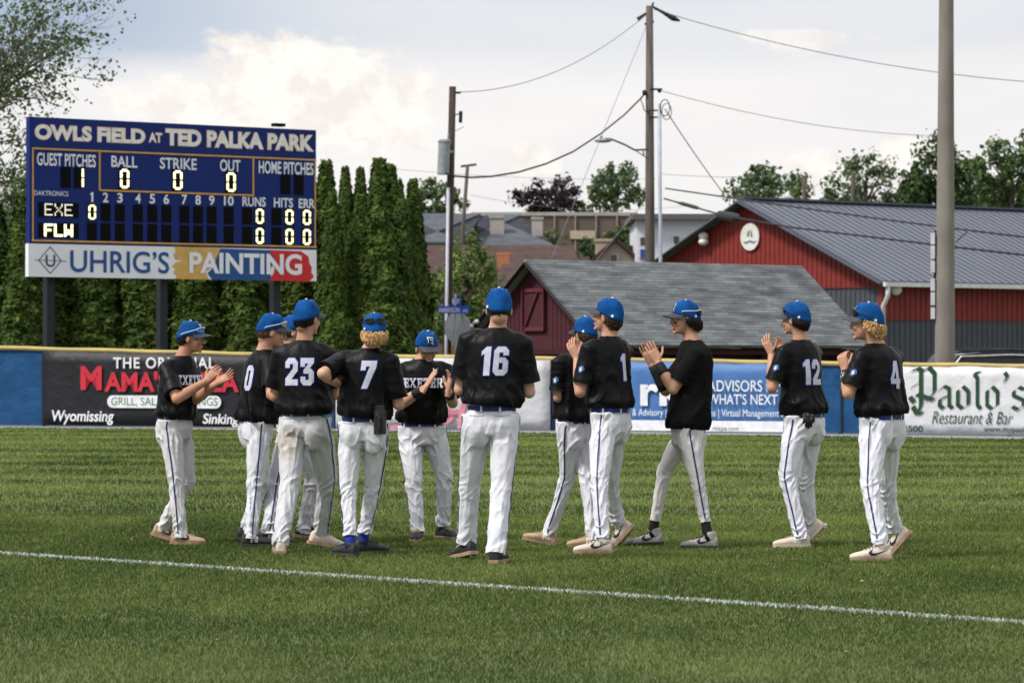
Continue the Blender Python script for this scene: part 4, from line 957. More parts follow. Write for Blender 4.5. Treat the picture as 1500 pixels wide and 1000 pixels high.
    lt = mk('lamp_arm', join([tube(arm, .03, 8), tube([at(930, 220, 103.4), at(950, 233, 103.8)], .016, 6), tube([at(942, 219, 103.6), at(943, 229, 103.6)], .02, 6)]), mat('arm_olive', (.085, .08, .07), .5), t2, smooth=True)
    c = at(883, 206, 102.2)
    mk('lamp_head', join([ellipsoid(c, (.26, .14, .07)), box(c + Vector((.12, 0, .02)), (.26, .22, .11)), ellipsoid(c + Vector((-.05, 0, .1)), (.045, .045, .06))]), mat('lamp_grey', (.28, .29, .30), .45), lt, smooth=True)
    # far small pole, stub poles
    a, b = at(685, 242, 150), at(678, 336, 150); t3 = thing('utility_pole', Vector((b.x, 150, 0)), 'small distant utility pole with a crossarm right of the left pole', 'pole', 'utility poles')
    mk('shaft', tube([Vector((b.x - .1, 150, 0)), b, a], [.10, .09, .075], 8), wood2, t3, smooth=True); mk('crossarm', box2(at(675, 244, 150), at(698, 241, 150), .09, .10), wood2, t3)
    for px, y0, y1, Y, lab in ((1178, 258, 300, 190, 'distant bare wooden pole top above the hall roof'), (1249, 250, 300, 195, 'distant pole top in front of the thin open tree')):
        p = at(px, y0, Y); o = mk('utility_pole', tube([Vector((p.x, Y, 0)), p - UP * .35, p - UP * .3, p], [.13, .12, .09, .05], 8), wood2, base=Vector((p.x, Y, 0)), smooth=True); tag(o, lab, 'pole', 'utility poles')
    # concrete light pole just behind the fence
    a, b = at(1386.5, -60, 69), at(1384, 528, 69); base = Vector((b.x, 69, 0))
    t4 = thing('light_pole', base, 'thick round concrete pole rising behind the restaurant banner', 'pole')
    cm = mat('pole_concrete', (.155, .138, .122), .95, (.215, .195, .172), scale=2.2, detail=9, bump=.5, bscale=18, stretch=(1, 1, .5))
    mk('shaft', tube([base, b, at(1385, 300, 69), a, a + UP * 2], [.215, .205, .18, .142, .13], 24), cm, t4, smooth=True)
    bx = []
    for y0, y1 in ((341, 358), (360, 379), (382, 399), (408, 426), (428, 447), (450, 467)):
        p, q = at(1363.5, y0, 68.95), at(1369.3, y1, 68.95); bx.append(box((p + q) / 2, (q.x - p.x, .06, p.z - q.z)))
    mk('step_panel', join(bx), mat('panel_white', (.58, .58, .62), .5), t4)
    mk('step_rail', box2(at(1370.3, 338, 69), at(1369, 468, 69), .03, .05), mat('dark_steel', (.03, .03, .04)), t4)
    # wires
    A1 = lambda px, py: at(px, py, 104)
    w = wire_obj
    w([at(675, 135, 95), A1(944, 24)], .011, wireg, 'thin wire from the left pole top up to the right pole top', .55)
    w([at(666, 258, 95)] + [at(*p, 95 + 9 * (p[0] - 666) / 278) for p in ((690, 260), (720, 258.5), (760, 252), (800, 240), (840, 222), (880, 196), (915, 168), (938, 145))] + [A1(944, 138)], .028, mat('wire_olive', (.045, .04, .028), .6), 'thick sagging cable between the two utility poles')
    w([A1(958, 14), A1(1520, 121)], .012, wireg, 'upper wire from the right pole top to the right picture edge', .35)
    w([A1(968, 133), at(1375, 199, 120)], .010, wireg, 'lower wire from the right pole to the trees on the right', .3)
    w([A1(946, 40), at(806, 384, 97)], .008, wireg, 'steep guy wire from the right pole down to the barn roof', 0)
    w([A1(974, 160), at(1060, 284, 116)], .016, wireg, 'slanting wire from the right pole conduit toward the hall gable', .05)
    w([A1(948, 290), at(868, 388, 99)], .008, wireg, 'low guy wire from the right pole to the barn ridge', 0)
    w([at(975, 276, 104), at(1120, 297, 92), at(1300, 322, 84), at(1400, 335, 80), at(1540, 352, 75)], .022, wire, 'upper black cable crossing in front of the hall roof')
    c = w([at(973, 291, 104), at(1065, 317, 97), at(1160, 333, 92), at(1300, 350, 86), at(1400, 362, 82), at(1540, 378, 77)], .026, wire, 'lower black cable crossing in front of the hall roof')
    mk('splice_case', tube([at(1051, 314, 98), at(1055, 315, 97.8), at(1078, 319, 96.4), at(1082, 319.5, 96.2)], [.06, .13, .13, .06], 10), wire, c)
    mk('cable_wrap', tube([at(993, 297, 102.5), at(1000, 298.5, 102), at(1020, 304, 100.6), at(1024, 305, 100.4)], [.03, .06, .06, .03], 8), mat('wrap_olive', (.05, .05, .025), .7), c)
    mk('loop', tube([at(1400, 355, 81), at(1408, 347, 80), at(1417, 340, 79.5)], .013, 5), wire, c)
    w([at(560, 246, 170), at(960, 262, 175)], .009, wireg, 'faint distant wire low across the sky left of the right pole', .2)
    w([at(690, 286, 152), at(1000, 302, 172)], .009, wireg, 'faint distant wire just above the copper beech', .4)
    w([at(970, 255, 180), at(1140, 258, 180)], .012, wireg, 'faint level wire in the sky left of the hall tree', .1)
    # street signs
    base = Vector((at(667, 480, 88).x, 88, 0)); p0 = at(667, 430, 88)
    t5 = thing('street_sign', base, 'blue street name signs and a grey backed stop sign on a thin post', 'sign')
    mk('post', tube([base, Vector((base.x, 88, p0.z))], .03, 8), steel, t5)
    sb = mat('sign_blue', (.012, .075, .52), .45); sw = mat('sign_white', (.72, .74, .8), .5)
    Pn = Plane(at(641.5, 459, 87.9), (1, 0, 0), UP); x1, y1 = Pn.hit(688, 448)
    pl = mk('name_plate', Pn.rect(0, 0, x1, y1, -.02, 0), sb, t5)
    def words(body, a, c, b, d, P, par):
        q0 = P.hit(a, d); q1 = P.hit(b, c); mk('lettering', P.lay(fit(text2d(body, .02), *q0, *q1), .006), sw, par)
    words('HARRISON', 643.5, 450.5, 673, 457.5, Pn, pl); words('AVE', 678, 453, 685, 457.5, Pn, pl)
    P2 = Plane(at(662, 446.5, 88.1), (.75, -.66, 0), UP); x2, y2 = P2.hit(674.5, 435.5); pl2 = mk('name_plate', P2.rect(0, 0, x2, y2, -.02, 0), sb, t5)
    words('RE ST', 663, 438, 673.5, 445, P2, pl2)
    P3 = Plane(at(670, 480, 88.15), (.93, -.36, 0), UP); r_ = .38; mk('stop_sign_back', P3.slab([(r_ * math.cos(R(22.5 + 45 * k)), r_ * 1.12 * math.sin(R(22.5 + 45 * k))) for k in range(8)], -.01, .01), mat('sign_back', (.36, .37, .39), .5, (.42, .43, .45), scale=3), t5)

def car(x, Y, yaw, paint, label, L_=4.7, Hh=1.52):
    base = Vector((x, Y, 0)); f = fwd(yaw); s = rgt(yaw)
    t = thing('parked_car', base, label, 'car', 'cars parked behind the fence')
    P = lambda a, b, z: base + f * a + s * b + UP * z
    prof = [(-2.3, .45), (-2.35, .75), (-2.25, .98), (-1.0, 1.02), (1.0, .98), (2.0, .86), (2.33, .66), (2.3, .40)]
    def loftx(pr, ws):
        V = []; n = len(pr)
        for (a, z), wv in zip(pr, ws): V += [P(a, -wv, z), P(a, wv, z)]
        Fc = [(2 * i, 2 * i + 1, 2 * i + 3, 2 * i + 2) for i in range(n - 1)] + [(2 * n - 2, 2 * n - 1, 1, 0), tuple(range(0, 2 * n, 2)), tuple(range(1, 2 * n, 2))[::-1]]
        return V, Fc
    soft(mk('body', loftx(prof, [.84, .88, .88, .9, .9, .86, .8, .8]), paint, t, recalc=True), 50)
    cab = [(-2.15, .99), (-1.75, Hh - .08), (-1.2, Hh), (.0, Hh), (.45, Hh - .08), (1.25, .97)]
    soft(mk('cabin', loftx(cab, [.82, .66, .62, .62, .66, .80]), paint, t, recalc=True), 50)
    gl = mat('car_glass', (.012, .014, .018), .3, spec=.2); ch = mat('car_chrome', (.55, .55, .58), .25, metal=.8)
    for sd in (-1, 1):
        q = [P(-1.9, sd * .815, 1.03), P(-1.6, sd * .70, Hh - .14), P(.35, sd * .69, Hh - .12), P(1.0, sd * .80, 1.02)]
        mk('side_window', poly3(q, s * sd, .03), gl, t, recalc=True)
        tr = [P(-2.02, sd * .85, 1.03), P(-1.68, sd * .73, Hh - .10), P(-.6, sd * .70, Hh - .06), P(.42, sd * .72, Hh - .09), P(1.12, sd * .84, 1.01)]
        mk('window_trim', tube(tr, .022, 6), ch, t); mk('roof_rail', tube([P(-1.5, sd * .55, Hh + .03), P(-.6, sd * .55, Hh + .06), P(.2, sd * .55, Hh + .03)], .02, 6), wire, t)
        for a in (-1.45, 1.45):
            wv = mk('wheel', tube([P(a, sd * .68, .33), P(a, sd * .9, .33)], .33, 20), mat('tyre', (.02, .02, .02), .8), t); mk('rim', tube([P(a, sd * .895, .33), P(a, sd * .915, .33)], .21, 16), ch, wv)
        mk('headlight', ellipsoid(P(2.2, sd * .62, .68), (.12, .14, .08)), ch, t)
    mk('windscreen', poly3([P(1.2, -.7, 1.0), P(1.2, .7, 1.0), P(.5, .6, Hh - .1), P(.5, -.6, Hh - .1)], (f * .6 + UP).normalized(), .03), gl, t, recalc=True)
build_poles()
car(at(1512, 520, 76).x, 76, 90, mat('paint_black', (.012, .012, .014), .4, spec=.2), 'dark car with silver window trim showing over the restaurant banner', Hh=1.56)
car(at(1478, 520, 82).x, 82, 90, mat('paint_ink', (.008, .009, .011), .4, spec=.2), 'black car roof with rails behind the silver trimmed car', Hh=1.60)
# ---------------------------------------------------------------- people
GLYPH = {
 '1': [[(.10, 0), (.36, 0), (.36, 1), (.18, 1), (-.02, .84), (-.02, .70), (.10, .76)]],
 '2': [[(0, 0), (.6, 0), (.6, .22), (.29, .22), (.6, .54), (.6, .84), (.45, 1), (.15, 1), (0, .85), (0, .64), (.22, .64), (.22, .78), (.38, .78), (.38, .62), (0, .24)]],
 '3': [[(0, .68), (0, 1), (.6, 1), (.6, .82), (.40, .62), (.48, .61), (.6, .49), (.6, .14), (.46, 0), (.14, 0), (0, .14), (0, .32), (.22, .32), (.22, .2), (.38, .2), (.38, .43), (.14, .43), (.14, .56), (.36, .80), (.2, .80), (.2, .68)]],
 '4': [[(.34, 0), (.56, 0), (.56, .18), (.66, .18), (.66, .36), (.56, .36), (.56, 1), (.34, 1), (0, .37), (0, .18), (.34, .18)], [(.34, .36), (.18, .36), (.34, .68)]],
 '6': [[(.14, 0), (.46, 0), (.6, .14), (.6, .5), (.46, .63), (.22, .63), (.22, .8), (.38, .8), (.38, .70), (.6, .70), (.6, .86), (.46, 1), (.14, 1), (0, .86), (0, .14)], [(.22, .2), (.38, .2), (.38, .44), (.22, .44)]],
 '7': [[(.1, 0), (.34, 0), (.6, .76), (.6, 1), (0, 1), (0, .66), (.2, .66), (.2, .8), (.36, .8)]],
 '0': [[(.14, 0), (.46, 0), (.6, .14), (.6, .86), (.46, 1), (.14, 1), (0, .86), (0, .14)], [(.22, .2), (.38, .2), (.38, .8), (.22, .8)]],
 'E': [[(0, 0), (.66, 0), (.66, .3), (.5, .3), (.5, .17), (.32, .17), (.32, .43), (.42, .43), (.42, .34), (.54, .34), (.54, .66), (.42, .66), (.42, .57), (.32, .57), (.32, .83), (.5, .83), (.5, .7), (.66, .7), (.66, 1), (0, 1), (0, .85), (.1, .85), (.1, .15), (0, .15)]],
 'X': [[(0, 0), (.26, 0), (.26, .14), (.22, .14), (.36, .38), (.5, .14), (.45, .14), (.45, 0), (.74, 0), (.74, .14), (.69, .14), (.46, .51), (.67, .86), (.72, .86), (.72, 1), (.46, 1), (.46, .86), (.50, .86), (.37, .65), (.25, .86), (.29, .86), (.29, 1), (.01, 1), (.01, .86), (.06, .86), (.28, .51), (.05, .14), (0, .14)]],
 'T': [[(.2, 0), (.5, 0), (.5, .14), (.45, .14), (.45, .84), (.56, .84), (.56, .68), (.70, .68), (.70, 1), (0, 1), (0, .68), (.14, .68), (.14, .84), (.25, .84), (.25, .14), (.2, .14)]],
 'R': [[(0, 0), (.3, 0), (.3, .14), (.27, .14), (.27, .4), (.36, .4), (.5, .14), (.48, .14), (.48, 0), (.74, 0), (.74, .14), (.70, .14), (.55, .42), (.68, .52), (.68, .88), (.55, 1), (0, 1), (0, .86), (.06, .86), (.06, .14), (0, .14)], [(.27, .55), (.44, .55), (.48, .6), (.48, .8), (.44, .85), (.27, .85)]],
 'N': [[(0, 0), (.22, 0), (.22, .6), (.5, 0), (.74, 0), (.74, 1), (.52, 1), (.52, .4), (.24, 1), (0, 1)]],
 'swoosh': [[(0, .30), (.10, .12), (.28, .10), (1.0, .62), (.34, .30), (.20, .30), (.16, .42), (.22, .62), (.06, .48)]],
}
def glyph_row(word, gap=.12):
    pls, x = [], 0
    for ch in word:
        g = GLYPH[ch]; w = max(p[0] for q in g for p in q)
        pls.append([[(px + x, py) for px, py in q] for q in g]); x += w + gap
    return pls, x - gap
def lay_on(tree, g2, O, u, v, out, lift, step=.014):
    """drop a flat shape onto a surface: rays go from O+u*x+v*y along -out"""
    V2, Fc = g2
    bm = bmesh.new(); vs = [bm.verts.new((x, y, 0)) for x, y in V2]
    for q in Fc:
        try: bm.faces.new([vs[i] for i in q])
        except ValueError: pass
    xs = [p[0] for p in V2]; ys = [p[1] for p in V2]
    for ax, (a, b) in ((0, (min(xs), max(xs))), (1, (min(ys), max(ys)))):
        for k in range(1, int((b - a) / step) + 1):
            co = [0, 0, 0]; co[ax] = a + k * step; no = [0, 0, 0]; no[ax] = 1
            bmesh.ops.bisect_plane(bm, geom=bm.verts[:] + bm.edges[:] + bm.faces[:], plane_co=co, plane_no=no)
    bm.verts.index_update(); V, ok = [], []
    for p in bm.verts:
        s = O + u * p.co.x + v * p.co.y
        hit, nrm, _, _ = tree.ray_cast(s + out * .5, -out, 1.2)
        if hit is None: V.append(s); ok.append(False)
        else: V.append(hit + out * lift * .7 + nrm * lift * .5 * (1 if nrm.dot(out) > 0 else -1)); ok.append(True)
    F2 = [tuple(w.index for w in f.verts) for f in bm.faces if all(ok[w.index] for w in f.verts)]
    bm.free(); return V, F2

SK = dict(a=((.50, .275, .185), (.42, .215, .14)), b=((.55, .33, .24), (.47, .26, .185)), c=((.43, .225, .14), (.36, .175, .105)))
def skin_mat(k): return mat('skin_' + {'a': 'warm', 'b': 'pale', 'c': 'tan'}[k], SK[k][0], .5, SK[k][1], scale=14, detail=6, bump=.2, bscale=120, spec=.25, bdist=.003)
jersey_m = mat('jersey_black', (.0030, .0030, .0036), .46, (.0040, .0040, .0048), scale=5, bump=.5, bscale=22, spec=.11, bdist=.012, bstretch=(1, 1, .5))
tee_m = mat('tee_black', (.0055, .0055, .006), .9, (.007, .007, .0075), scale=5, bump=.4, bscale=22, spec=.08, bdist=.012)
cap_m = mat('cap_blue', (.003, .070, .25), .85, (.002, .042, .16), scale=11, detail=6, bump=.5, bscale=45, spec=.12, bdist=.004)
brim_m = mat('brim_charcoal', (.035, .035, .045), .6); belt_m = mat('belt_blue', (.006, .022, .15), .45); num_m = mat('number_silver', (.50, .51, .58), .55, (.44, .45, .52), scale=30)
num_e = mat('number_blue', (.008, .015, .20), .5); wht_m = mat('thread_white', (.68, .68, .70), .6); pipe_m = mat('piping_blue', (.012, .030, .13), .6)
blackcloth = mat('cloth_black', (.010, .010, .011), .75); blue_sock = mat('sock_blue', (.008, .025, .27), .75); white_sock = mat('sock_white', (.62, .62, .64), .8)
HAIRC = dict(brown=((.060, .034, .020), (.028, .016, .010)), dark=((.022, .014, .010), (.010, .007, .006)), blond=((.60, .39, .18), (.30, .17, .065)), chestnut=((.105, .055, .028), (.045, .024, .013)))

HEAD = [((0, -.012, .035), (.076, .098, .088)), ((0, .030, -.030), (.062, .064, .085)), ((0, .038, -.076), (.048, .046, .036)), ((0, .083, -.099), (.019, .017, .015)),
        ((0, .084, .017), (.046, .014, .011)), ((.037, .070, -.030), (.021, .022, .022)), ((-.037, .070, -.030), (.021, .022, .022)), ((0, .093, -.061), (.021, .010, .006)), ((0, .092, -.072), (.019, .010, .007)),
        ((0, .117, -.034), (.0125, .011, .010)), ((.009, .108, -.037), (.008, .009, .007)), ((-.009, .108, -.037), (.008, .009, .007)), ((.078, -.004, -.012), (.010, .021, .032)), ((-.078, -.004, -.012), (.010, .021, .032)), ((0, -.050, -.040), (.056, .050, .062))]

def rot_head(yaw, pitch, roll=0):
    r, f = rgt(yaw), fwd(yaw); M = Matrix((r, f, UP)).transposed()
    return M @ Matrix.Rotation(-R(pitch), 3, 'X') @ Matrix.Rotation(R(roll), 3, 'Y')

def cap_pt(phi, v, grow=0.0):
    """phi degrees: 90 front, 0 right, 270 back; v 0 rim .. 1 crown"""
    c, s = math.cos(R(phi)), math.sin(R(phi))
    zr = .012 + .032 * s; th = v * math.pi / 2
    p = max(math.cos(th), 0) ** (.60 + .055 * (1 - s))
    d = (phi + 30) % 60; d = min(d, 60 - d); p *= 1 - .020 * math.exp(-(d / 3.5) ** 2)
    return Vector((c * (.087 + grow) * p, -.012 + s * (.107 + grow) * p, zr + (.140 + grow - zr) * math.sin(th)))

def hand(W, d, n, left, K, curl=14, spread=5, thumb=.75):
    """wrist W, finger direction d, palm normal n"""
    d = d.normalized(); n = (n - d * n.dot(d)).normalized(); th = d.cross(n) * (-1 if left else 1)
    g = []
    P = lambda a, b, c=0: W + d * a * K + th * b * K + n * c * K
    g.append(rings([(P(-.045, 0), th, n, .027 * K, .021 * K), (P(.0, .0), th, n, .029 * K, .020 * K), (P(.03, .004, .002), th, n, .038 * K, .017 * K), (P(.075, .002, .002), th, n, .042 * K, .0145 * K), (P(.096, 0), th, n, .040 * K, .011 * K)], 16))
    for b, L_, sp in ((.031, .074, 1), (.0105, .083, .3), (-.0105, .077, -.4), (-.031, .060, -1.2)):
        p = P(.088, b); a = 0; dd = (d + th * math.tan(R(spread * sp))).normalized(); pts = [p - dd * .015, p]
        for f in (.45, .30, .25):
            a += R(curl); dr = dd * math.cos(a) + n * math.sin(a); p = p + dr * L_ * f * K; pts.append(p)
        g.append(tube(pts, [.0092 * K, .0092 * K, .0088 * K, .0080 * K, .0062 * K], 8))
    p0 = P(.022, .026, .004); t1 = (th * thumb + d * .62 + n * .30).normalized(); t2 = (th * thumb * .55 + d * .8 + n * .25).normalized()
    p1 = p0 + t1 * .046 * K; g.append(tube([P(.008, .012), p0, p1, p1 + t2 * .032 * K, p1 + t2 * .05 * K], [.014 * K, .0135 * K, .0108 * K, .0100 * K, .0075 * K], 8))
    A, Nn, Fc = remesh(join(g), .0026, 3)
    return [Vector(v) for v in A], Fc

def foot_map(ank, yaw, lift, K, toe_up=0.0):
    f, s = fwd(yaw), rgt(yaw)
    piv = ank + f * .125 * K if lift > 0 else ank - f * .05 * K
    a = math.asin(min(lift / .17, .8)) if lift > 0 else -math.asin(toe_up / .2)
    def X(x, y, z):
        q = Vector((x * K, (y - .045) * K, z * K)); w = ank + s * q.x + f * q.y + UP * (q.z)
        r = w - piv; y_, z_ = r.dot(f), r.z
        return piv + s * r.dot(s) + f * (y_ * math.cos(a) + z_ * math.sin(a)) + UP * (z_ * math.cos(a) - y_ * math.sin(a))
    d = f * (X(0, 0.045, .10) - ank).dot(f)
    return lambda x, y, z: X(x, y, z) - d
def shoe(X, yaw, lift, K, cm, sm, parent, logo, logo_m, side, lace=True, tall=0.0, toe_up=0.0):
    s = rgt(yaw); X0 = X(0, 0, 0); sx = s; fy = (X(0, 1, 0) - X0).normalized(); uz = (X(0, 0, 1) - X0).normalized()
    pr = [(-.070, .024, .034, .046), (-.058, .035, .044, .052), (-.015, .038, .050, .052), (.03, .040, .048, .047), (.075, .044, .045, .040), (.12, .049, .038, .032), (.165, .047, .034, .026), (.195, .036, .030, .020), (.210, .020, .027, .013)]
    up = rings([(X(0, y + .042, cz), sx, uz, w * K, h * K) for y, w, cz, h in pr], 18)
    col = rings([(X(0, .034, .055), sx, fy, .034 * K, .056 * K), (X(0, .032, .088 + tall * .6), sx, fy, .041 * K, .052 * K), (X(0, .029, .098 + tall * .9), sx, fy, .039 * K, .047 * K)], 16)
    A, Nn, Fc = remesh(join([up, col]), .0058, 6)
    o = mk('shoe', (A, Fc), cm, parent, smooth=True); tr = bvh(A, Fc)
    out = [(-.03, -.05), (-.040, -.02), (-.038, .03), (-.043, .08), (-.052, .13), (-.049, .18), (-.034, .222), (-.012, .24), (.012, .24), (.034, .222), (.049, .18), (.052, .13), (.043, .08), (.038, .03), (.040, -.02), (.03, -.05)]
    sl = [X(x * 1.0, y + .012, .0) for x, y in out] + [X(x * 1.04, y + .012, .024) for x, y in out]; k = len(out)
    g = [(sl, [tuple(range(k))[::-1], tuple(range(k, 2 * k))] + [(i, (i + 1) % k, (i + 1) % k + k, i + k) for i in range(k)])]
    if lift > 0.02 or toe_up:
        for x, y in ((-.025, .17), (.025, .17), (0, .20), (-.03, .11), (.03, .11), (-.02, -.02), (.02, -.02)): g.append(rings([(X(x, y, .0), sx, fy, .010, .010), (X(x, y, -.014), sx, fy, .006, .006)], 8))
    soft(mk('sole', join(g), sm, o, recalc=True), 50)
    if lace:
        tg = lay_on(tr, shape2d([[(-.019, .060), (.019, .060), (.016, .165), (-.016, .165)]]), X(0, 0, .1), sx, fy, uz, .0012, .012)
        if tg[1]: mk('tongue', tg, mat('tongue_black', (.03, .028, .026), .8) if cm.name in ('shoe_grey', 'shoe_black') else mat('tongue_brown', (.26, .175, .11), .8), o)
        g = []
        for i in range(5):
            y = .065 + .022 * i; pts = []
            for x in (-.024, -.012, 0, .012, .024):
                h, nr, _, _ = tr.ray_cast(X(x, y + x * .25, .25), -uz, .4)
                if h: pts.append(h + uz * .002)
            if len(pts) > 2: g.append(tube(pts, .0046, 5))
        bow = X(0, .062, .105 + tall * .5)
        for sg in (-1, 1): g.append(tube([bow, bow + sx * sg * .03 + uz * .012, bow + sx * sg * .045 - uz * .012, bow + sx * sg * .02 - uz * .01], .0032, 5))
        mk('laces', join(g), lace if lace is not True else mat('lace_white', (.6, .58, .54), .8), o)
    if logo:
        outw = sx * side
        hx = fy * (1 if side > 0 else 1)
        if logo == 'swoosh': O = X(side * .0, -.02, .030); g2 = shape2d([[(x * .15, y * .085) for x, y in GLYPH['swoosh'][0]]]); uu = -fy; O = X(0, .13, .030)
        else: O = X(0, .095, .035); uu = -fy if side < 0 else -fy; g2 = shape2d([[((.74 - x if side > 0 else x) * .075 * (1 if side < 0 else 1), y * .045) for x, y in q] for q in GLYPH['N']])
        if side > 0 and logo != 'swoosh': uu = -fy
        lv = lay_on(tr, g2, O, uu, uz, outw, .0015, .01)
        if lv[1]: mk('shoe_mark', lv, logo_m, o)
    return X(0, 0, .10)

def hair_geo(M, H, style, K):
    """locks of hair over the back of the skull, below the cap"""
    rg = random.Random(hash(style) % 97 if False else len(style) * 7 + int(K * 100)); g = []
    S = dict(buzz=(.002, -.050, 0, 60, .015), short=(.005, -.058, 0, 260, .025), medium=(.009, -.070, 0, 420, .032), curly=(.008, -.084, 1, 640, .040), flow=(.009, -.066, 1, 380, .045))[style]
    puff, zb, curl, n, ln = S
    nu, nv = 34, 9; V, Fc = [], []
    a0, a1 = (168, 372) if style != 'buzz' else (175, 365)
    for j in range(nv + 1):
        for i in range(nu + 1):
            ph = a0 + (a1 - a0) * i / nu; back = max(0, -math.sin(R(ph)))
            zt = .02 + .03 * math.sin(R(ph)); zz = zb * (.35 + .65 * min(1, back * 1.6))
            t = j / nv; z = zt + (zz - zt) * t
            rx = .076 + .004 - .018 * t * back; ry = .097 - .022 * t
            bul = puff * math.sin(math.pi * min(t * 1.25, 1)) ** .7 * (.45 + .55 * back) if t < .98 else 0
            w = 1 + (.10 * math.sin(i * 2.1 + j) * curl + .05 * math.sin(i * 3.7)) * (puff > .005)
            V.append(H + M @ Vector((math.cos(R(ph)) * (rx + bul * w), -.014 + math.sin(R(ph)) * (ry + bul * w), z)))
    for j in range(nv):
        for i in range(nu):
            q = j * (nu + 1) + i; Fc.append((q, q + 1, q + nu + 2, q + nu + 1))
    g.append((V, Fc))
    for _ in range(n):
        ph = rg.uniform(a0, a1); back = max(0, -math.sin(R(ph))); t = rg.uniform(0, .85)
        zt = .02 + .03 * math.sin(R(ph)); zz = zb * (.35 + .65 * min(1, back * 1.6)); z = zt + (zz - zt) * t
        bul = puff * math.sin(math.pi * min(t * 1.25, 1)) ** .7 * (.45 + .55 * back)
        rx, ry = .079 - .018 * t * back + bul, .097 - .022 * t + bul
        p = Vector((math.cos(R(ph)) * rx, -.014 + math.sin(R(ph)) * ry, z)); o = Vector((math.cos(R(ph)), math.sin(R(ph)), 0)); tg = Vector((-math.sin(R(ph)), math.cos(R(ph)), 0))
        L_ = ln * rg.uniform(.6, 1.2); sw = rg.uniform(-1, 1); pts = [p]
        for k in range(1, 5):
            f = k / 4
            pts.append(p + Vector((0, 0, -L_ * f)) + o * (.005 * math.sin(f * 3) + (.010 * math.sin(f * 7 + sw * 5) if curl else 0) + (.006 * f if curl else -.012 * f)) + tg * sw * (.014 * f + (.012 * math.sin(f * 6 + sw * 9) if curl else 0)))
        w = .0052 if curl else .0042
        g.append(tube([H + M @ q for q in pts], [w, w * 1.1, w, w * .7, .0008], 5))
    return join(g)

def solve(a, px, py, d, L_):
    """joint seen at px,py; d is a depth offset from the parent, or '+'/'-' to reach bone length L_"""
    if isinstance(d, str):
        q = at(px, py, a.y); pl = (q - a).length; r = math.sqrt(max(L_ * L_ - pl * pl, 0)); return at(px, py, a.y + (r if d == '+' else -r))
    return at(px, py, a.y + d)

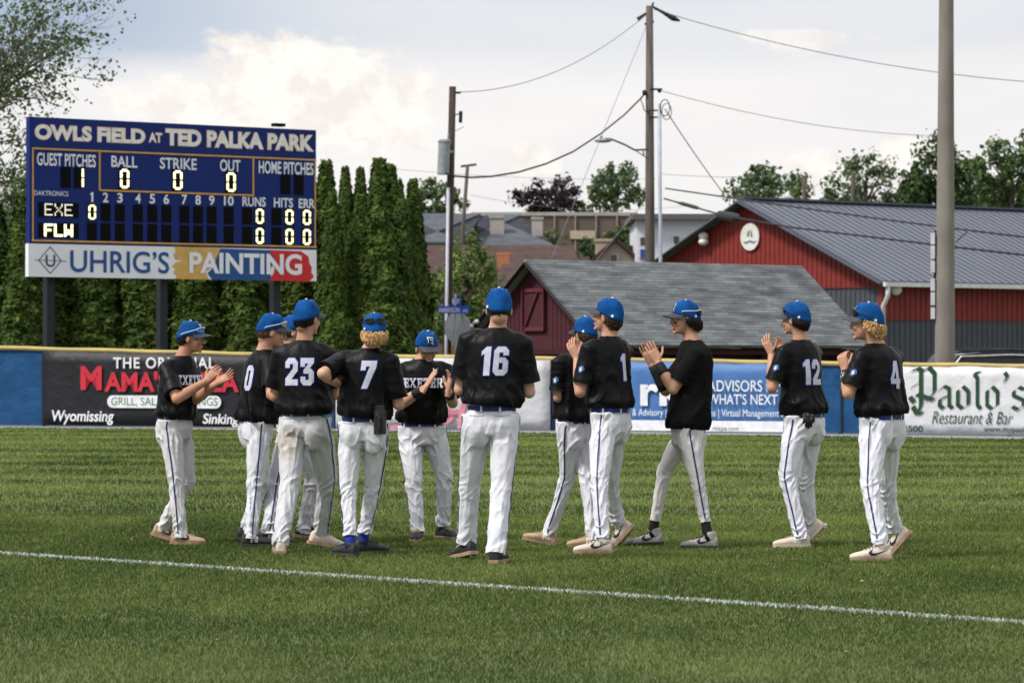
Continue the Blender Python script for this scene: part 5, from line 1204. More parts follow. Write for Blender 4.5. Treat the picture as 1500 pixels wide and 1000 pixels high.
def person(S):
    K = S.get('K', 1.0); feet = {}
    for sd in 'LR':
        px, py, yw, lift = S['feet'][sd][:4]; feet[sd] = on_ground(px, py) + UP * .008
    Y0 = (feet['L'].y + feet['R'].y) / 2 + S.get('dy', 0); base = Vector(((feet['L'].x + feet['R'].x) / 2, Y0, 0))
    pel = at(*S['pel'][:2], Y0); py_ = S['pel'][2]; pr, pf = rgt(py_), fwd(py_)
    nk = at(*S['neck'][:2], Y0 + S['neck'][2]); ty = S['torso']; tr_, tf = rgt(ty), fwd(ty)
    sc = at(*S['sh'][:2], Y0 + S['neck'][2] * .9) + UP * .030; hw = S.get('half', .168) * K; tilt = S.get('tilt', 0.0)
    shl = {'L': sc - tr_ * hw + UP * tilt, 'R': sc + tr_ * hw - UP * tilt}
    hip = {'L': pel - pr * .092 * K, 'R': pel + pr * .092 * K}
    H = at(*S['head'][:2], Y0 + S['neck'][2] + S['head'][5] if len(S['head']) > 5 else Y0 + S['neck'][2]); Mh = rot_head(*S['head'][2:4], S['head'][4] if len(S['head']) > 4 else 0) @ Matrix.Scale(K, 3)
    smt = skin_mat(S['skin'])
    ankle, knee = {}, {}
    skn = []
    # ---- arms
    el, wr = {}, {}
    for sd in 'LR':
        e, w_, tp = S['arm' + sd][:3]
        el[sd] = solve(shl[sd], *e, .31 * K); wr[sd] = solve(el[sd], *w_, .265 * K)
        a, b, c = shl[sd], el[sd], wr[sd]
        skn.append(tube([a - UP * .015, a.lerp(b, .5), a.lerp(b, .85), b], [.036 * K, .049 * K, .043 * K, .040 * K], 14)); skn.append(ellipsoid(b, (.043 * K,) * 3))
        skn.append(tube([b, b.lerp(c, .12), b.lerp(c, .3), b.lerp(c, .65), c.lerp(b, .06), c + (c - b).normalized() * .012], [.040 * K, .043 * K, .045 * K, .037 * K, .029 * K, .027 * K], 14))
    # ---- head and neck
    for c, r in HEAD: skn.append(ellipsoid(H + Mh @ Vector(c), r, Mh, 18, 12))
    nt = H + Mh @ Vector((0, -.022, -.055))
    skn.append(tube([nt + (nt - nk) * .15, nt, nt.lerp(nk, .55), nk, nk + (pel - nk) * .08], [.054 * K, .056 * K, .056 * K, .062 * K, .085 * K], 16))
    skn.append(tube([H + Mh @ Vector((0, .100, .010)), H + Mh @ Vector((0, .112, -.018)), H + Mh @ Vector((0, .120, -.034))], [.008 * K, .010 * K, .011 * K], 8))
    # ---- trunk and legs inside the clothes
    wst = at(S['pel'][0] + (S['neck'][0] - S['pel'][0]) * .12, S['waist'], Y0 + S['neck'][2] * .15)
    mid = wst.lerp(nk, .5)
    skn.append(rings([(pel - UP * .02, pr, pf, .13 * K, .09 * K), (wst, pr, pf, .125 * K, .085 * K), (mid, tr_, tf, .14 * K, .095 * K), (sc - UP * .06, tr_, tf, .13 * K, .08 * K), (nk, tr_, tf, .06 * K, .055 * K)], 16))
    for sd in 'LR': skn.append(tube([shl[sd].lerp(sc, .75) - UP * .02, shl[sd] - UP * .02], .034 * K, 10))
    shoes = {}
    for sd in 'LR':
        px, py, yw, lift = S['feet'][sd][:4]; tu = S['feet'][sd][4] if len(S['feet'][sd]) > 4 else 0
        f = fwd(yw)
        shoes[sd] = foot_map(feet[sd], yw, lift, K * S.get('shoeK', 1.0), tu); ankle[sd] = shoes[sd](0, .045, .10)
        kx, kyy = S['knee'][sd][:2]; kd = S['knee'][sd][2] if len(S['knee'][sd]) > 2 else 0
        knee[sd] = at(kx, kyy, (hip[sd].y + ankle[sd].y) / 2 + f.y * .035 + kd)
        skn.append(tube([hip[sd], knee[sd], ankle[sd], shoes[sd](0, .045, .06)], [.072 * K, .046 * K, .032 * K, .032 * K], 10))
    A, Nn, Fc = remesh(join(skn), .0068, 4)
    V = [Vector(v) for v in A]; body = (V, Fc)
    hands = []
    for sd in 'LR':
        e, w_, tp = S['arm' + sd][:3]
        if tp is None: dv = (wr[sd] - el[sd]); nv = tr_ * (1 if sd == 'L' else -1) + UP * .2; opt = {}
        else:
            dv = solve(wr[sd], tp[0], tp[1], tp[2], .18 * K) - wr[sd]; nv = tr_ * (1 if sd == 'L' else -1)
            if len(tp) > 3 and tp[3] is not None: nv = Vector(tp[3])
            opt = tp[4] if len(tp) > 4 else {}
        hands.append(hand(wr[sd] + (wr[sd] - el[sd]).normalized() * .012, dv, nv, sd == 'L', K, **opt))
    body = join([body] + hands)
    root = mk('person', body, smt, base=base, smooth=True)
    tag(root, S['label'], 'person', 'baseball players in a loose ring')
    # ---- face
    ir = mat('iris_dark', (.02, .014, .01), .25); wt = mat('eye_white', (.55, .53, .50), .3)
    for sg in (-1, 1):
        c = H + Mh @ Vector((sg * .031, .0815, -.001)); e = mk('eye', ellipsoid(c, (.0115, .0115, .0085), Mh, 12, 8), wt, root, smooth=True)
        mk('iris', ellipsoid(c + Mh @ Vector((0, .0085, 0)), (.0058, .0042, .0058), Mh, 10, 6), ir, e, smooth=True)
        hc = HAIRC[S['hair'][1]]; mk('eyebrow', tube([H + Mh @ Vector((sg * .013, .0985, .019)), H + Mh @ Vector((sg * .030, .0965, .024)), H + Mh @ Vector((sg * .046, .084, .019))], [.0035 * K, .0045 * K, .0025 * K], 6), mat('brow_' + S['hair'][1], hc[1], .8), root, smooth=True)
    lm = mat('lips_rose', (.40, .18, .125), .45)
    mk('lips', join([ellipsoid(H + Mh @ Vector((0, .0965, -.0615)), (.021, .0085, .0048), Mh, 14, 8), ellipsoid(H + Mh @ Vector((0, .0955, -.0715)), (.019, .0085, .0058), Mh, 14, 8)]), lm, root, smooth=True)
    if S.get('smile'): mk('teeth', ellipsoid(H + Mh @ Vector((0, .0995, -.0665)), (.017, .006, .0036), Mh, 12, 6), mat('teeth_white', (.65, .63, .58), .35), root, smooth=True)
    if S.get('eyeblack'):
        for sg in (-1, 1): mk('eye_black', ellipsoid(H + Mh @ Vector((sg * .038, .079, -.027)), (.019, .0145, .012), Mh, 12, 8), mat('paint_smudge', (.012, .011, .011), .7), root, smooth=True)
    # ---- hair
    st, hcol = S['hair']; hm = mat('hair_' + hcol, HAIRC[hcol][0], .6, HAIRC[hcol][1], scale=40, detail=3, spec=.12, island=.35, bump=.5, bscale=120, bdist=.004)
    mk('hair', hair_geo(Mh, H, st, K), hm, root, smooth=True)
    # ---- cap
    nph, nv = 72, 12; V = []
    CL = Mh @ Matrix.Rotation(R(S.get('captilt', 0)), 3, 'X')
    for j in range(nv): V += [H + CL @ cap_pt(360 * i / nph, j / nv) for i in range(nph)]
    V.append(H + CL @ Vector((0, -.010, .140))); Fc = []
    for j in range(nv - 1):
        for i in range(nph): Fc.append((j * nph + i, j * nph + (i + 1) % nph, (j + 1) * nph + (i + 1) % nph, (j + 1) * nph + i))
    Fc += [((nv - 1) * nph + i, (nv - 1) * nph + (i + 1) % nph, len(V) - 1) for i in range(nph)]
    o_ = len(V); V += [H + CL @ (cap_pt(360 * i / nph, 0, -.006)) for i in range(nph)]; Fc += [(i, o_ + i, o_ + (i + 1) % nph, (i + 1) % nph) for i in range(nph)]
    V.append(H + CL @ Vector((0, 0, .03))); Fc += [(o_ + i, len(V) - 1, o_ + (i + 1) % nph) for i in range(nph)]
    Vn = np.array([list(v) for v in V]); wob = (vnoise(Vn * 24 + S['seed'] * 3.7, 5) - .5) * .011; ctr = np.array(H); dr = Vn - ctr; Vn = Vn + dr / (np.linalg.norm(dr, axis=1)[:, None] + 1e-6) * wob[:, None]
    cap = mk('cap', (Vn, Fc), cap_m, root, smooth=True); ctree = bvh(Vn, Fc)
    n, m_ = 16, 5; top, bot = [], []
    for i in range(n + 1):
        s_ = -1 + 2 * i / n; ph = 90 - 66 * s_; a = cap_pt(ph, 0, .001)
        for j in range(m_ + 1):
            t = j / m_; L_ = .078 * max(1 - abs(s_) ** 2.4, 0) ** .5
            q = a + Vector((a.x * .06 * t, L_ * t, -.016 * t - .012 * (s_ * s_) * t + .004))
            top.append(H + CL @ q); bot.append(H + CL @ (q - Vector((0, 0, .0045))))
    k = len(top); Fc = []
    for i in range(n):
        for j in range(m_):
            q = i * (m_ + 1) + j; Fc += [(q, q + 1, q + m_ + 2, q + m_ + 1), (k + q, k + q + m_ + 1, k + q + m_ + 2, k + q + 1)]
        q = i * (m_ + 1) + m_; Fc.append((q, k + q, k + q + m_ + 1, q + m_ + 1))
    mk('brim', (top + bot, Fc), brim_m, cap, smooth=False, recalc=True)
    mk('button', ellipsoid(H + CL @ Vector((0, -.010, .1405)), (.009, .009, .006), CL, 10, 6), wht_m, cap, smooth=True)
    ey = [ellipsoid(H + CL @ cap_pt(p_, .74, .001), (.0024, .0024, .0024), None, 8, 5) for p_ in (60, 120, 0, 180, 240, 300)]
    mk('eyelet', join(ey), wht_m, cap)
    fz = CL @ Vector((0, 1, 0)); ux = CL @ Vector((1, 0, 0)); uz = CL @ Vector((0, 0, 1))
    O = H + CL @ Vector((0, 0, .062)); g = [[(-(x - .33) * .058, y * .050) for x, y in GLYPH['E'][0]]]
    for gr, mm, lf in ((.004, wht_m, .0014), (-.001, mat('patch_navy', (.008, .012, .04), .6), .0028)):
        mk('cap_letter', lay_on(ctree, shape2d(g, gr), O, ux * 1.0, uz, fz, lf, .009), mm, cap)
    pd = CL @ Vector((math.cos(R(222)), math.sin(R(222)), 0)); pu = CL @ Vector((math.sin(R(222)), -math.cos(R(222)), 0))
    O = H + CL @ Vector((0, 0, .008)); q = [[(-.009, 0), (.009, 0), (.010, .017), (.003, .014), (-.002, .021), (-.009, .016)]]
    mk('cap_mark', lay_on(ctree, shape2d(q), O, pu, uz, pd, .0018, .01), wht_m, cap)
    if S.get('shades'):
        ph0, v0, lens_c, fr_c = S['shades']; lm_ = mat('lens_' + lens_c, dict(blue=(.02, .25, .75), black=(.008, .008, .01), gold=(.35, .30, .08))[lens_c], .08, spec=.9, coat=.8)
        
        if lens_c == 'black': lm_ = mat('lens_smoke', (.006, .006, .007), .25, spec=.25)
        fm = mat('frame_' + fr_c, (.62, .62, .66) if fr_c == 'white' else (.01, .01, .012), .4); gl = []; gf = []
        def sp(ph, dz, gr=.010):
            q = cap_pt(ph, v0, gr); return H + CL @ (q + Vector((0, 0, dz)))
        for sg in (-1, 1):
            cols = [ph0 + sg * a for a in (5, 14, 24, 34, 44, 52)]; up_ = [.017, .021, .021, .019, .016, .010]; dn = [-.008, -.017, -.020, -.019, -.014, -.006]
            Vv = [sp(c, u_, .014) for c, u_ in zip(cols, up_)] + [sp(c, d_, .014) for c, d_ in zip(cols, dn)] + [sp(c, u_, .010) for c, u_ in zip(cols, up_)] + [sp(c, d_, .010) for c, d_ in zip(cols, dn)]
            Ff = []
            for i in range(5): Ff += [(i, i + 1, i + 7, i + 6), (12 + i, 12 + i + 6, 12 + i + 7, 12 + i + 1), (i, 12 + i, 13 + i, i + 1), (6 + i, 7 + i, 19 + i, 18 + i)]
            gl.append((Vv, Ff))
            gf.append(tube([sp(ph0 + sg * a, z, .013) for a, z in ((3, .016), (14, .022), (28, .022), (42, .018), (53, .010), (70, .004), (90, -.002), (108, -.008), (118, -.014))], .0034, 6))
        gf.append(tube([sp(ph0 - 5, .014, .014), sp(ph0, .016, .015), sp(ph0 + 5, .014, .014)], .004, 6))
        gg = mk('sunglasses', join(gf), fm, cap, smooth=True)
        gg2 = mk('lens', join(gl), lm_, cap, recalc=True)
    # ---- jersey
    hem = at(wst_px(S), S['hem'], Y0 + S['neck'][2] * .12) + UP * .022; ax_ = (nk - hem); fat = S.get('fat', 1.0)
    mixv = lambda t: ((pr * (1 - t) + tr_ * t).normalized(), (pf * (1 - t) + tf * t).normalized())
    js = []
    ringsl = []
    sq = sc - UP * .055
    for t, c, rx, ry in ((0, hem - UP * .06, .158, .124), (.05, hem - UP * .010, .190, .153), (.1, hem + UP * .025, .199, .160), (.3, hem.lerp(sq, .22), .184, .146), (.5, hem.lerp(sq, .45), .180, .138), (.75, hem.lerp(sq, .72), .186, .135), (.95, sq - UP * .02, .190, .130), (1, sc - UP * .010, .190, .118), (1, sc + (nk - sc) * .40, .158, .102), (1, sc + (nk - sc) * .70, .112, .088), (1, nk - UP * .010, .082, .076), (1, nk + UP * .004, .072, .068)):
        a_, b_ = mixv(t); ringsl.append((c, a_, b_, rx * K * fat, ry * K * fat))
    js.append(rings(ringsl, 28))
    slv = S.get('sleeve', .80)
    for sd in 'LR':
        a, b = shl[sd], el[sd]; inn = sc.lerp(a, .45) + (nk - sc) * .12; e = a.lerp(b, slv)
        sgo = tr_ * (-1 if sd == 'L' else 1)
        js.append(tube([inn, a.lerp(inn, .35) + UP * .004, a + sgo * .006, a.lerp(b, .3), a.lerp(b, .55), e + (b - a).normalized() * .03], [.060 * K, .066 * K, .068 * K, .073 * K, .074 * K, .077 * K], 20, flat=.95))
    A, Nn, Fc = remesh(join(js), .0105, 7)
    # folds
    rel = A - np.array(hem); hz = rel @ np.array(ax_.normalized()) / ax_.length; fx = np.arctan2(rel @ np.array(tf), rel @ np.array(tr_))
    sd0 = S['seed']
    c1 = np.stack([hz * 3.2 + .9 * np.sin(fx), np.cos(fx) * 2.3 + hz * 1.0, np.sin(fx) * 2.3], 1); c2 = np.stack([hz * 6.5 + np.cos(fx) * 2.0, np.cos(fx) * 2.0, np.sin(fx) * 2.6], 1)
    amp = .004 + .016 * np.clip(1 - hz / .5, 0, 1); side_amp = .5 + .8 * np.abs(np.cos(fx))
    amp = amp * 1.35
    disp = amp * side_amp * (ridge(vnoise(c1, sd0), 2.2) - .3) + .008 * (ridge(vnoise(c2, sd0 + 1), 2.2) - .3) * np.clip(1.1 - hz, .25, 1)
    disp += .006 * (vnoise(A * 9, sd0 + 2) - .5) + .010 * np.clip(1 - hz / .7, 0, 1) * (ridge(vnoise(np.stack([(A @ np.array(tr_)) * 7 + A[:, 2] * 5, A[:, 2] * 2.2, (A @ np.array(tf)) * 5], 1), sd0 + 3), 3) - .25)
    tofar = np.min([np.linalg.norm(A - np.array(shl[s_].lerp(el[s_], .4)), axis=1) for s_ in 'LR'], 0)
    nearsl = np.clip(1 - tofar / .16, 0, 1); disp = disp * (1 - nearsl) + nearsl * .010 * (ridge(vnoise(A * [14, 14, 22], sd0 + 4)) - .4)
    A = A + Nn * disp[:, None]
    for sd in 'LR':
        a, b = shl[sd], el[sd]; A = clamp(A, a.lerp(b, slv), (b - a).normalized(), .088 * K, .06)
    A = clamp(A, hem - UP * .024, -ax_.normalized(), .4, .2)
    tee = S.get('tee'); jm = tee_m if tee else jersey_m
    jer = soft(mk('shirt' if tee else 'jersey', (A, Fc), jm, root), 60); jt = bvh(A, Fc)
    if S.get('num'):
        u_ = tr_.copy(); v_ = ax_.normalized(); off, hh, fr = S.get('num_at', (0, .205, .57)); pls, wd = glyph_row(S['num'], .13)
        out = -tf; O = hem + ax_ * fr + u_ * off - v_ * hh / 2; sc_ = hh; wmul = S.get('numw', 1.0)
        g = [[((x - wd / 2) * sc_ * wmul, y * sc_) for x, y in q] for gl in pls for q in gl]
        for gr, mm, lf in ((.0065, num_e, .003), (0, num_m, .0055)): mk('back_number', lay_on(jt, shape2d(g, gr), O, u_, v_, out, lf), mm, jer)
    if S.get('chest'):
        pls, wd = glyph_row('EXETER', .10); hh = .075; O = hem + ax_ * .60 - ax_.normalized() * hh / 2
        g = [[((x - wd / 2) * .066, y * hh) for x, y in q] for gl in pls for q in gl]
        for gr, mm, lf in ((.0035, num_e, .003), (0, wht_m, .0055)): mk('chest_lettering', lay_on(jt, shape2d(g, gr), O, -tr_, ax_.normalized(), tf, lf), mm, jer)
        O = hem + ax_ * .80 - tr_ * .075; g = [[(x * .05, y * .04) for x, y in GLYPH['swoosh'][0]]]
        mk('chest_mark', lay_on(jt, shape2d(g), O, -tr_, UP, tf, .004, .02), wht_m, jer)
    if S.get('patch'):
        sd = S['patch']; o_ = (tr_ * (-1 if sd == 'L' else 1)); c = shl[sd].lerp(el[sd], .50)
        up_ = (shl[sd] - el[sd]).normalized(); sw = o_ - up_ * o_.dot(up_); sw = (sw + (-Vector((0, 1, 0)) * .9)).normalized(); sw = (sw - up_ * sw.dot(up_)).normalized(); uu = up_.cross(sw)
        for pl, mm, lf in (([(-.018, -.026), (.006, -.030), (.014, -.012), (.026, -.004), (.018, .020), (.004, .028), (-.008, .020), (-.024, .010)], mat('patch_sky', (.035, .11, .30), .6), .003), ([(-.012, -.014), (.002, -.018), (.010, -.004), (.002, .004), (.008, .016), (-.010, .010)], wht_m, .005)):
            mk('sleeve_patch', lay_on(jt, shape2d([pl]), c, uu, up_, sw, lf), mm, jer)
    if S.get('chain'): mk('necklace', tube([nk + tf * .075 * K + tr_ * s_ * .05 - UP * (.02 + .05 * (1 - abs(s_))) + UP * .03 for s_ in (-1.2, -.8, -.4, 0, .4, .8, 1.2)], .004, 5), mat('chain_gold', (.55, .38, .15), .3, metal=.8), root)
    # ---- pants
    tight = S.get('leg', (.088, .063, .055, .047)); end = S.get('end', 0.045)
    ps = [rings([(wst + UP * .03, pr, pf, .150 * K, .118 * K), (wst - UP * .03, pr, pf, .152 * K, .120 * K), (pel + UP * .05, pr, pf, .166 * K, .126 * K), (pel - UP * .02, pr, pf, .176 * K, .128 * K), (pel - UP * .09, pr, pf, .150 * K, .110 * K)], 26)]
    for sg in (-1, 1): ps.append(ellipsoid(pel + pr * sg * .078 * K - pf * .040 * K - UP * .030, (.088 * K, .088 * K, .150 * K), Matrix((pr, pf, UP)).transposed()))
    legend = {}
    for sd in 'LR':
        h, k_, a = hip[sd], knee[sd], ankle[sd]; ee = S.get('ends', {}).get(sd, end); dz = (a - k_).normalized()
        e = a + dz * ee
        legend[sd] = e
        ps.append(tube([h + UP * .05, h - UP * .03, h.lerp(k_, .4), h.lerp(k_, .75), k_, k_.lerp(e, .25), k_.lerp(e, .6), k_.lerp(e, .9), e + dz * .03], [.098 * K, tight[0] * K, tight[0] * .95 * K, (tight[0] * .4 + tight[1] * .6) * K, tight[1] * K, tight[2] * K, (tight[2] * .6 + tight[3] * .4) * K, tight[3] * K, tight[3] * 1.04 * K], 22))
    A, Nn, Fc = remesh(join(ps), .0068, 6)
    best = np.full(len(A), 9.0); T = np.zeros(len(A)); PH = np.zeros(len(A)); leg = np.zeros(len(A), int)
    for li, sd in enumerate('LR'):
        f = (fwd(S['feet'][sd][2]) + pf).normalized(); s_ = np.array(f.cross(UP)); f = np.array(f)
        for si, (p, q) in enumerate(((hip[sd], knee[sd]), (knee[sd], legend[sd]))):
            p, q = np.array(p), np.array(q); d = q - p; t = np.clip(((A - p) @ d) / (d @ d), -.25 if si == 0 else 0, 1.0); r = A - (p + t[:, None] * d); dist = np.linalg.norm(r, axis=1)
            m = dist < best; best[m] = dist[m]; T[m] = (t + si)[m]; PH[m] = np.arctan2(r @ s_, r @ f)[m]; leg[m] = li
    G = lambda c, w: np.exp(-((T - c) / w) ** 2)
    cs, sn = np.cos(PH), np.sin(PH); lg = leg * 7.7
    n1 = ridge(vnoise(np.stack([T * 10.0 + sn * 1.6 + lg, cs * 1.0, sn * 1.0], 1), sd0 + 7), 2.6); n2 = ridge(vnoise(np.stack([T * 2.6 + PH * .0 + cs * 1.3 + lg, cs * 2.4, sn * 2.4], 1), sd0 + 8), 1.8); n3 = ridge(vnoise(np.stack([T * 5.5 - cs * 2.0 + lg, cs * 1.7, sn * 1.7], 1), sd0 + 9), 3.0)
    bag = S.get('bag', 1.0)
    disp = (.021 * G(1.92, .24) + .015 * G(1.08, .17) + .001) * (n1 - .36) * bag + (.005 + .006 * G(.5, .4)) * (n2 - .40) + (.013 * G(.20, .26) + .010 * G(1.38, .30) + .003) * (n3 - .30) * bag
    disp *= np.clip((T + .28) / .25, .15, 1)
    A = A + Nn * disp[:, None]
    for sd in 'LR': A = clamp(A, legend[sd], (ankle[sd] - knee[sd]).normalized(), .12, .06)
    tint = S.get('tint', (.62, .62, .67)); pm = mat('pants_' + S['pid'], tint, .72, tuple(c * .93 for c in tint), scale=7, detail=4, bump=.40, bscale=17, bdist=.008, spec=.15, bstretch=(1, 1, .6),
             stains_and_tones=[(tuple(at(px, py_s, Y0 - .12) - base), rad, c, am) for px, py_s, rad, c, am in S.get('stains_and_tones', ())])
    pan = soft(mk('pants', (A, Fc), pm, root), 60); pt = bvh(A, Fc)
    for sd in 'LR':
        sg = -1 if sd == 'L' else 1; pts = []; nrs = []
        f = (fwd(S['feet'][sd][2]) + pf * 1.5).normalized(); lat = Vector((f.y, -f.x, 0)) * sg
        path = [wst - UP * .035 + pr * sg * .05, hip[sd], hip[sd].lerp(knee[sd], .33), hip[sd].lerp(knee[sd], .66), knee[sd], knee[sd].lerp(legend[sd], .33), knee[sd].lerp(legend[sd], .66), legend[sd].lerp(knee[sd], .02)]
        for i in range(len(path) - 1):
            for j in range(6):
                c = path[i].lerp(path[i + 1], j / 6); hit, nr, _, _ = pt.ray_cast(c + lat * .35, -lat, .5)
                if hit: pts.append(hit); nrs.append(nr if nr.dot(lat) > 0 else -nr)
        if len(pts) > 6:
            V = []; pts2 = [pts[max(i - 1, 0)] * .25 + pts[i] * .5 + pts[min(i + 1, len(pts) - 1)] * .25 for i in range(len(pts))]
            for i, p in enumerate(pts2):
                tg = (pts2[min(i + 1, len(pts) - 1)] - pts2[max(i - 1, 0)]).normalized(); nn = (nrs[max(i - 1, 0)] + nrs[i] + nrs[min(i + 1, len(pts) - 1)] + lat).normalized(); wv = tg.cross(nn).normalized() * .0058
                V += [p - wv + nn * .003, p + nn * .006, p + wv + nn * .003]
            Fc2 = []
            for i in range(len(pts) - 1): Fc2 += [(3 * i, 3 * i + 1, 3 * i + 4, 3 * i + 3), (3 * i + 1, 3 * i + 2, 3 * i + 5, 3 * i + 4)]
            mk('piping', (V, Fc2), pipe_m, pan, smooth=True)
        # back pocket slit
        O = pel + pr * sg * .082 * K + UP * .045; g = [[(-.055, -.004), (0, -.007), (.055, -.002), (.055, .002), (0, -.002), (-.055, .001)]]
        lv = lay_on(pt, shape2d(g), O, pr, UP, -pf, .0015)
        if lv[1]: mk('pocket', lv, mat('pocket_grey', (.30, .30, .34), .8), pan)
    # belt with loops
    bl = []; lp = []; N_ = 40
    for i in range(N_):
        a = 2 * math.pi * i / N_; d = pr * math.cos(a) + pf * math.sin(a); c = wst - UP * .008; hit, nr, _, _ = pt.ray_cast(c + d * .4, -d, .4)
        p = hit if hit else c + d * .15; bl.append((p, d))
    V = []; Fc3 = []
    for p, d in bl: V += [p + d * .001 - UP * .019, p + d * .009 - UP * .019, p + d * .009 + UP * .019, p + d * .001 + UP * .019]
    for i in range(N_):
        j = (i + 1) % N_
        for q in range(4): Fc3.append((i * 4 + q, j * 4 + q, j * 4 + (q + 1) % 4, i * 4 + (q + 1) % 4))
    bt = mk('belt', (V, Fc3), belt_m, root, recalc=True)
    g = [box(p + d * .011, (.014, .006, .05), Vector((-d.y, d.x, 0)), d, UP) for i, (p, d) in enumerate(bl) if i % 6 == 3]
    mk('belt_loop', join(g), pm, pan)
    # ---- shoes, socks
    for sd in 'LR':
        px, py, yw, lift = S['feet'][sd][:4]; tu = S['feet'][sd][4] if len(S['feet'][sd]) > 4 else 0
        cm_, sm_, logo, lgm, lc = S['shoe']; sgo = -1 if sd == 'L' else 1
        cam_side = 1 if rgt(yw).y < 0 else -1
        shoe(shoes[sd], yw, lift, K * S.get('shoeK', 1.0), cm_, sm_, root, logo, lgm, cam_side, lc, S.get('tall', 0), tu)
        if S.get('sock'): mk('sock', tube([legend[sd].lerp(knee[sd], .06), legend[sd].lerp(ankle[sd], .1) if S.get('ends', {}).get(sd, end) < 0 else ankle[sd] + UP * .01, ankle[sd], shoes[sd](0, .045, .06)], [.033 * K, .036 * K, .038 * K, .040 * K], 14), S['sock'], root, smooth=True)
    # ---- wristbands
    for sd, f0, f1, mm in S.get('bands', ()):
        a, b = el[sd], wr[sd]; r0 = .046 - .017 * f0 + .005; r1 = .046 - .017 * f1 + .005
        q = [a.lerp(b, f0 + (f1 - f0) * k / 4) for k in range(5)]; mk('wristband', tube(q, [(r0 + (r1 - r0) * k / 4) * K for k in range(5)], 16), mm, root, smooth=True)
    return dict(root=root, pel=pel, pr=pr, pf=pf, pt=pt, wst=wst, base=base)
def clamp(A, e, d, rad, lim):
    e, d = np.array(e), np.array(d); r = A - e; t = r @ d; q = np.linalg.norm(r - t[:, None] * d, axis=1); m_ = (t > 0) & (t < lim) & (q < rad); A = A.copy(); A[m_] -= t[m_][:, None] * d; return A
def wst_px(S): return S['pel'][0] + (S['neck'][0] - S['pel'][0]) * .12

tan_shoe = mat('shoe_tan', (.40, .285, .19), .75, (.33, .225, .145), scale=14, bump=.2, bscale=60); cream_shoe = mat('shoe_cream', (.58, .50, .42), .7, (.50, .42, .34), scale=14, bump=.2, bscale=60)
black_shoe = mat('shoe_black', (.016, .016, .018), .6, (.025, .025, .027), scale=14); grey_shoe = mat('shoe_grey', (.40, .385, .36), .65, (.22, .21, .2), scale=16, lo=.45, hi=.55); pale_shoe = mat('shoe_pale', (.50, .49, .47), .7, (.42, .38, .33), scale=12)
tan_sole = mat('sole_tan', (.36, .25, .165), .8, (.26, .17, .11), scale=20); white_sole = mat('sole_white', (.58, .56, .52), .7, (.46, .40, .33), scale=15); dark_sole = mat('sole_dark', (.05, .045, .04), .8)
ink = mat('mark_ink', (.012, .014, .035), .5); bone = mat('mark_bone', (.62, .58, .5), .6); tlace = mat('lace_tan', (.42, .29, .17), .8); klace = mat('lace_black', (.015, .015, .015), .8); wlace = mat('lace_white', (.6, .58, .54), .8)
camo = mat('band_camo', (.012, .012, .013), .6, (.5, .5, .5), scale=55, detail=2, lo=.60, hi=.62); clay = (.30, .20, .12)
DN = Vector
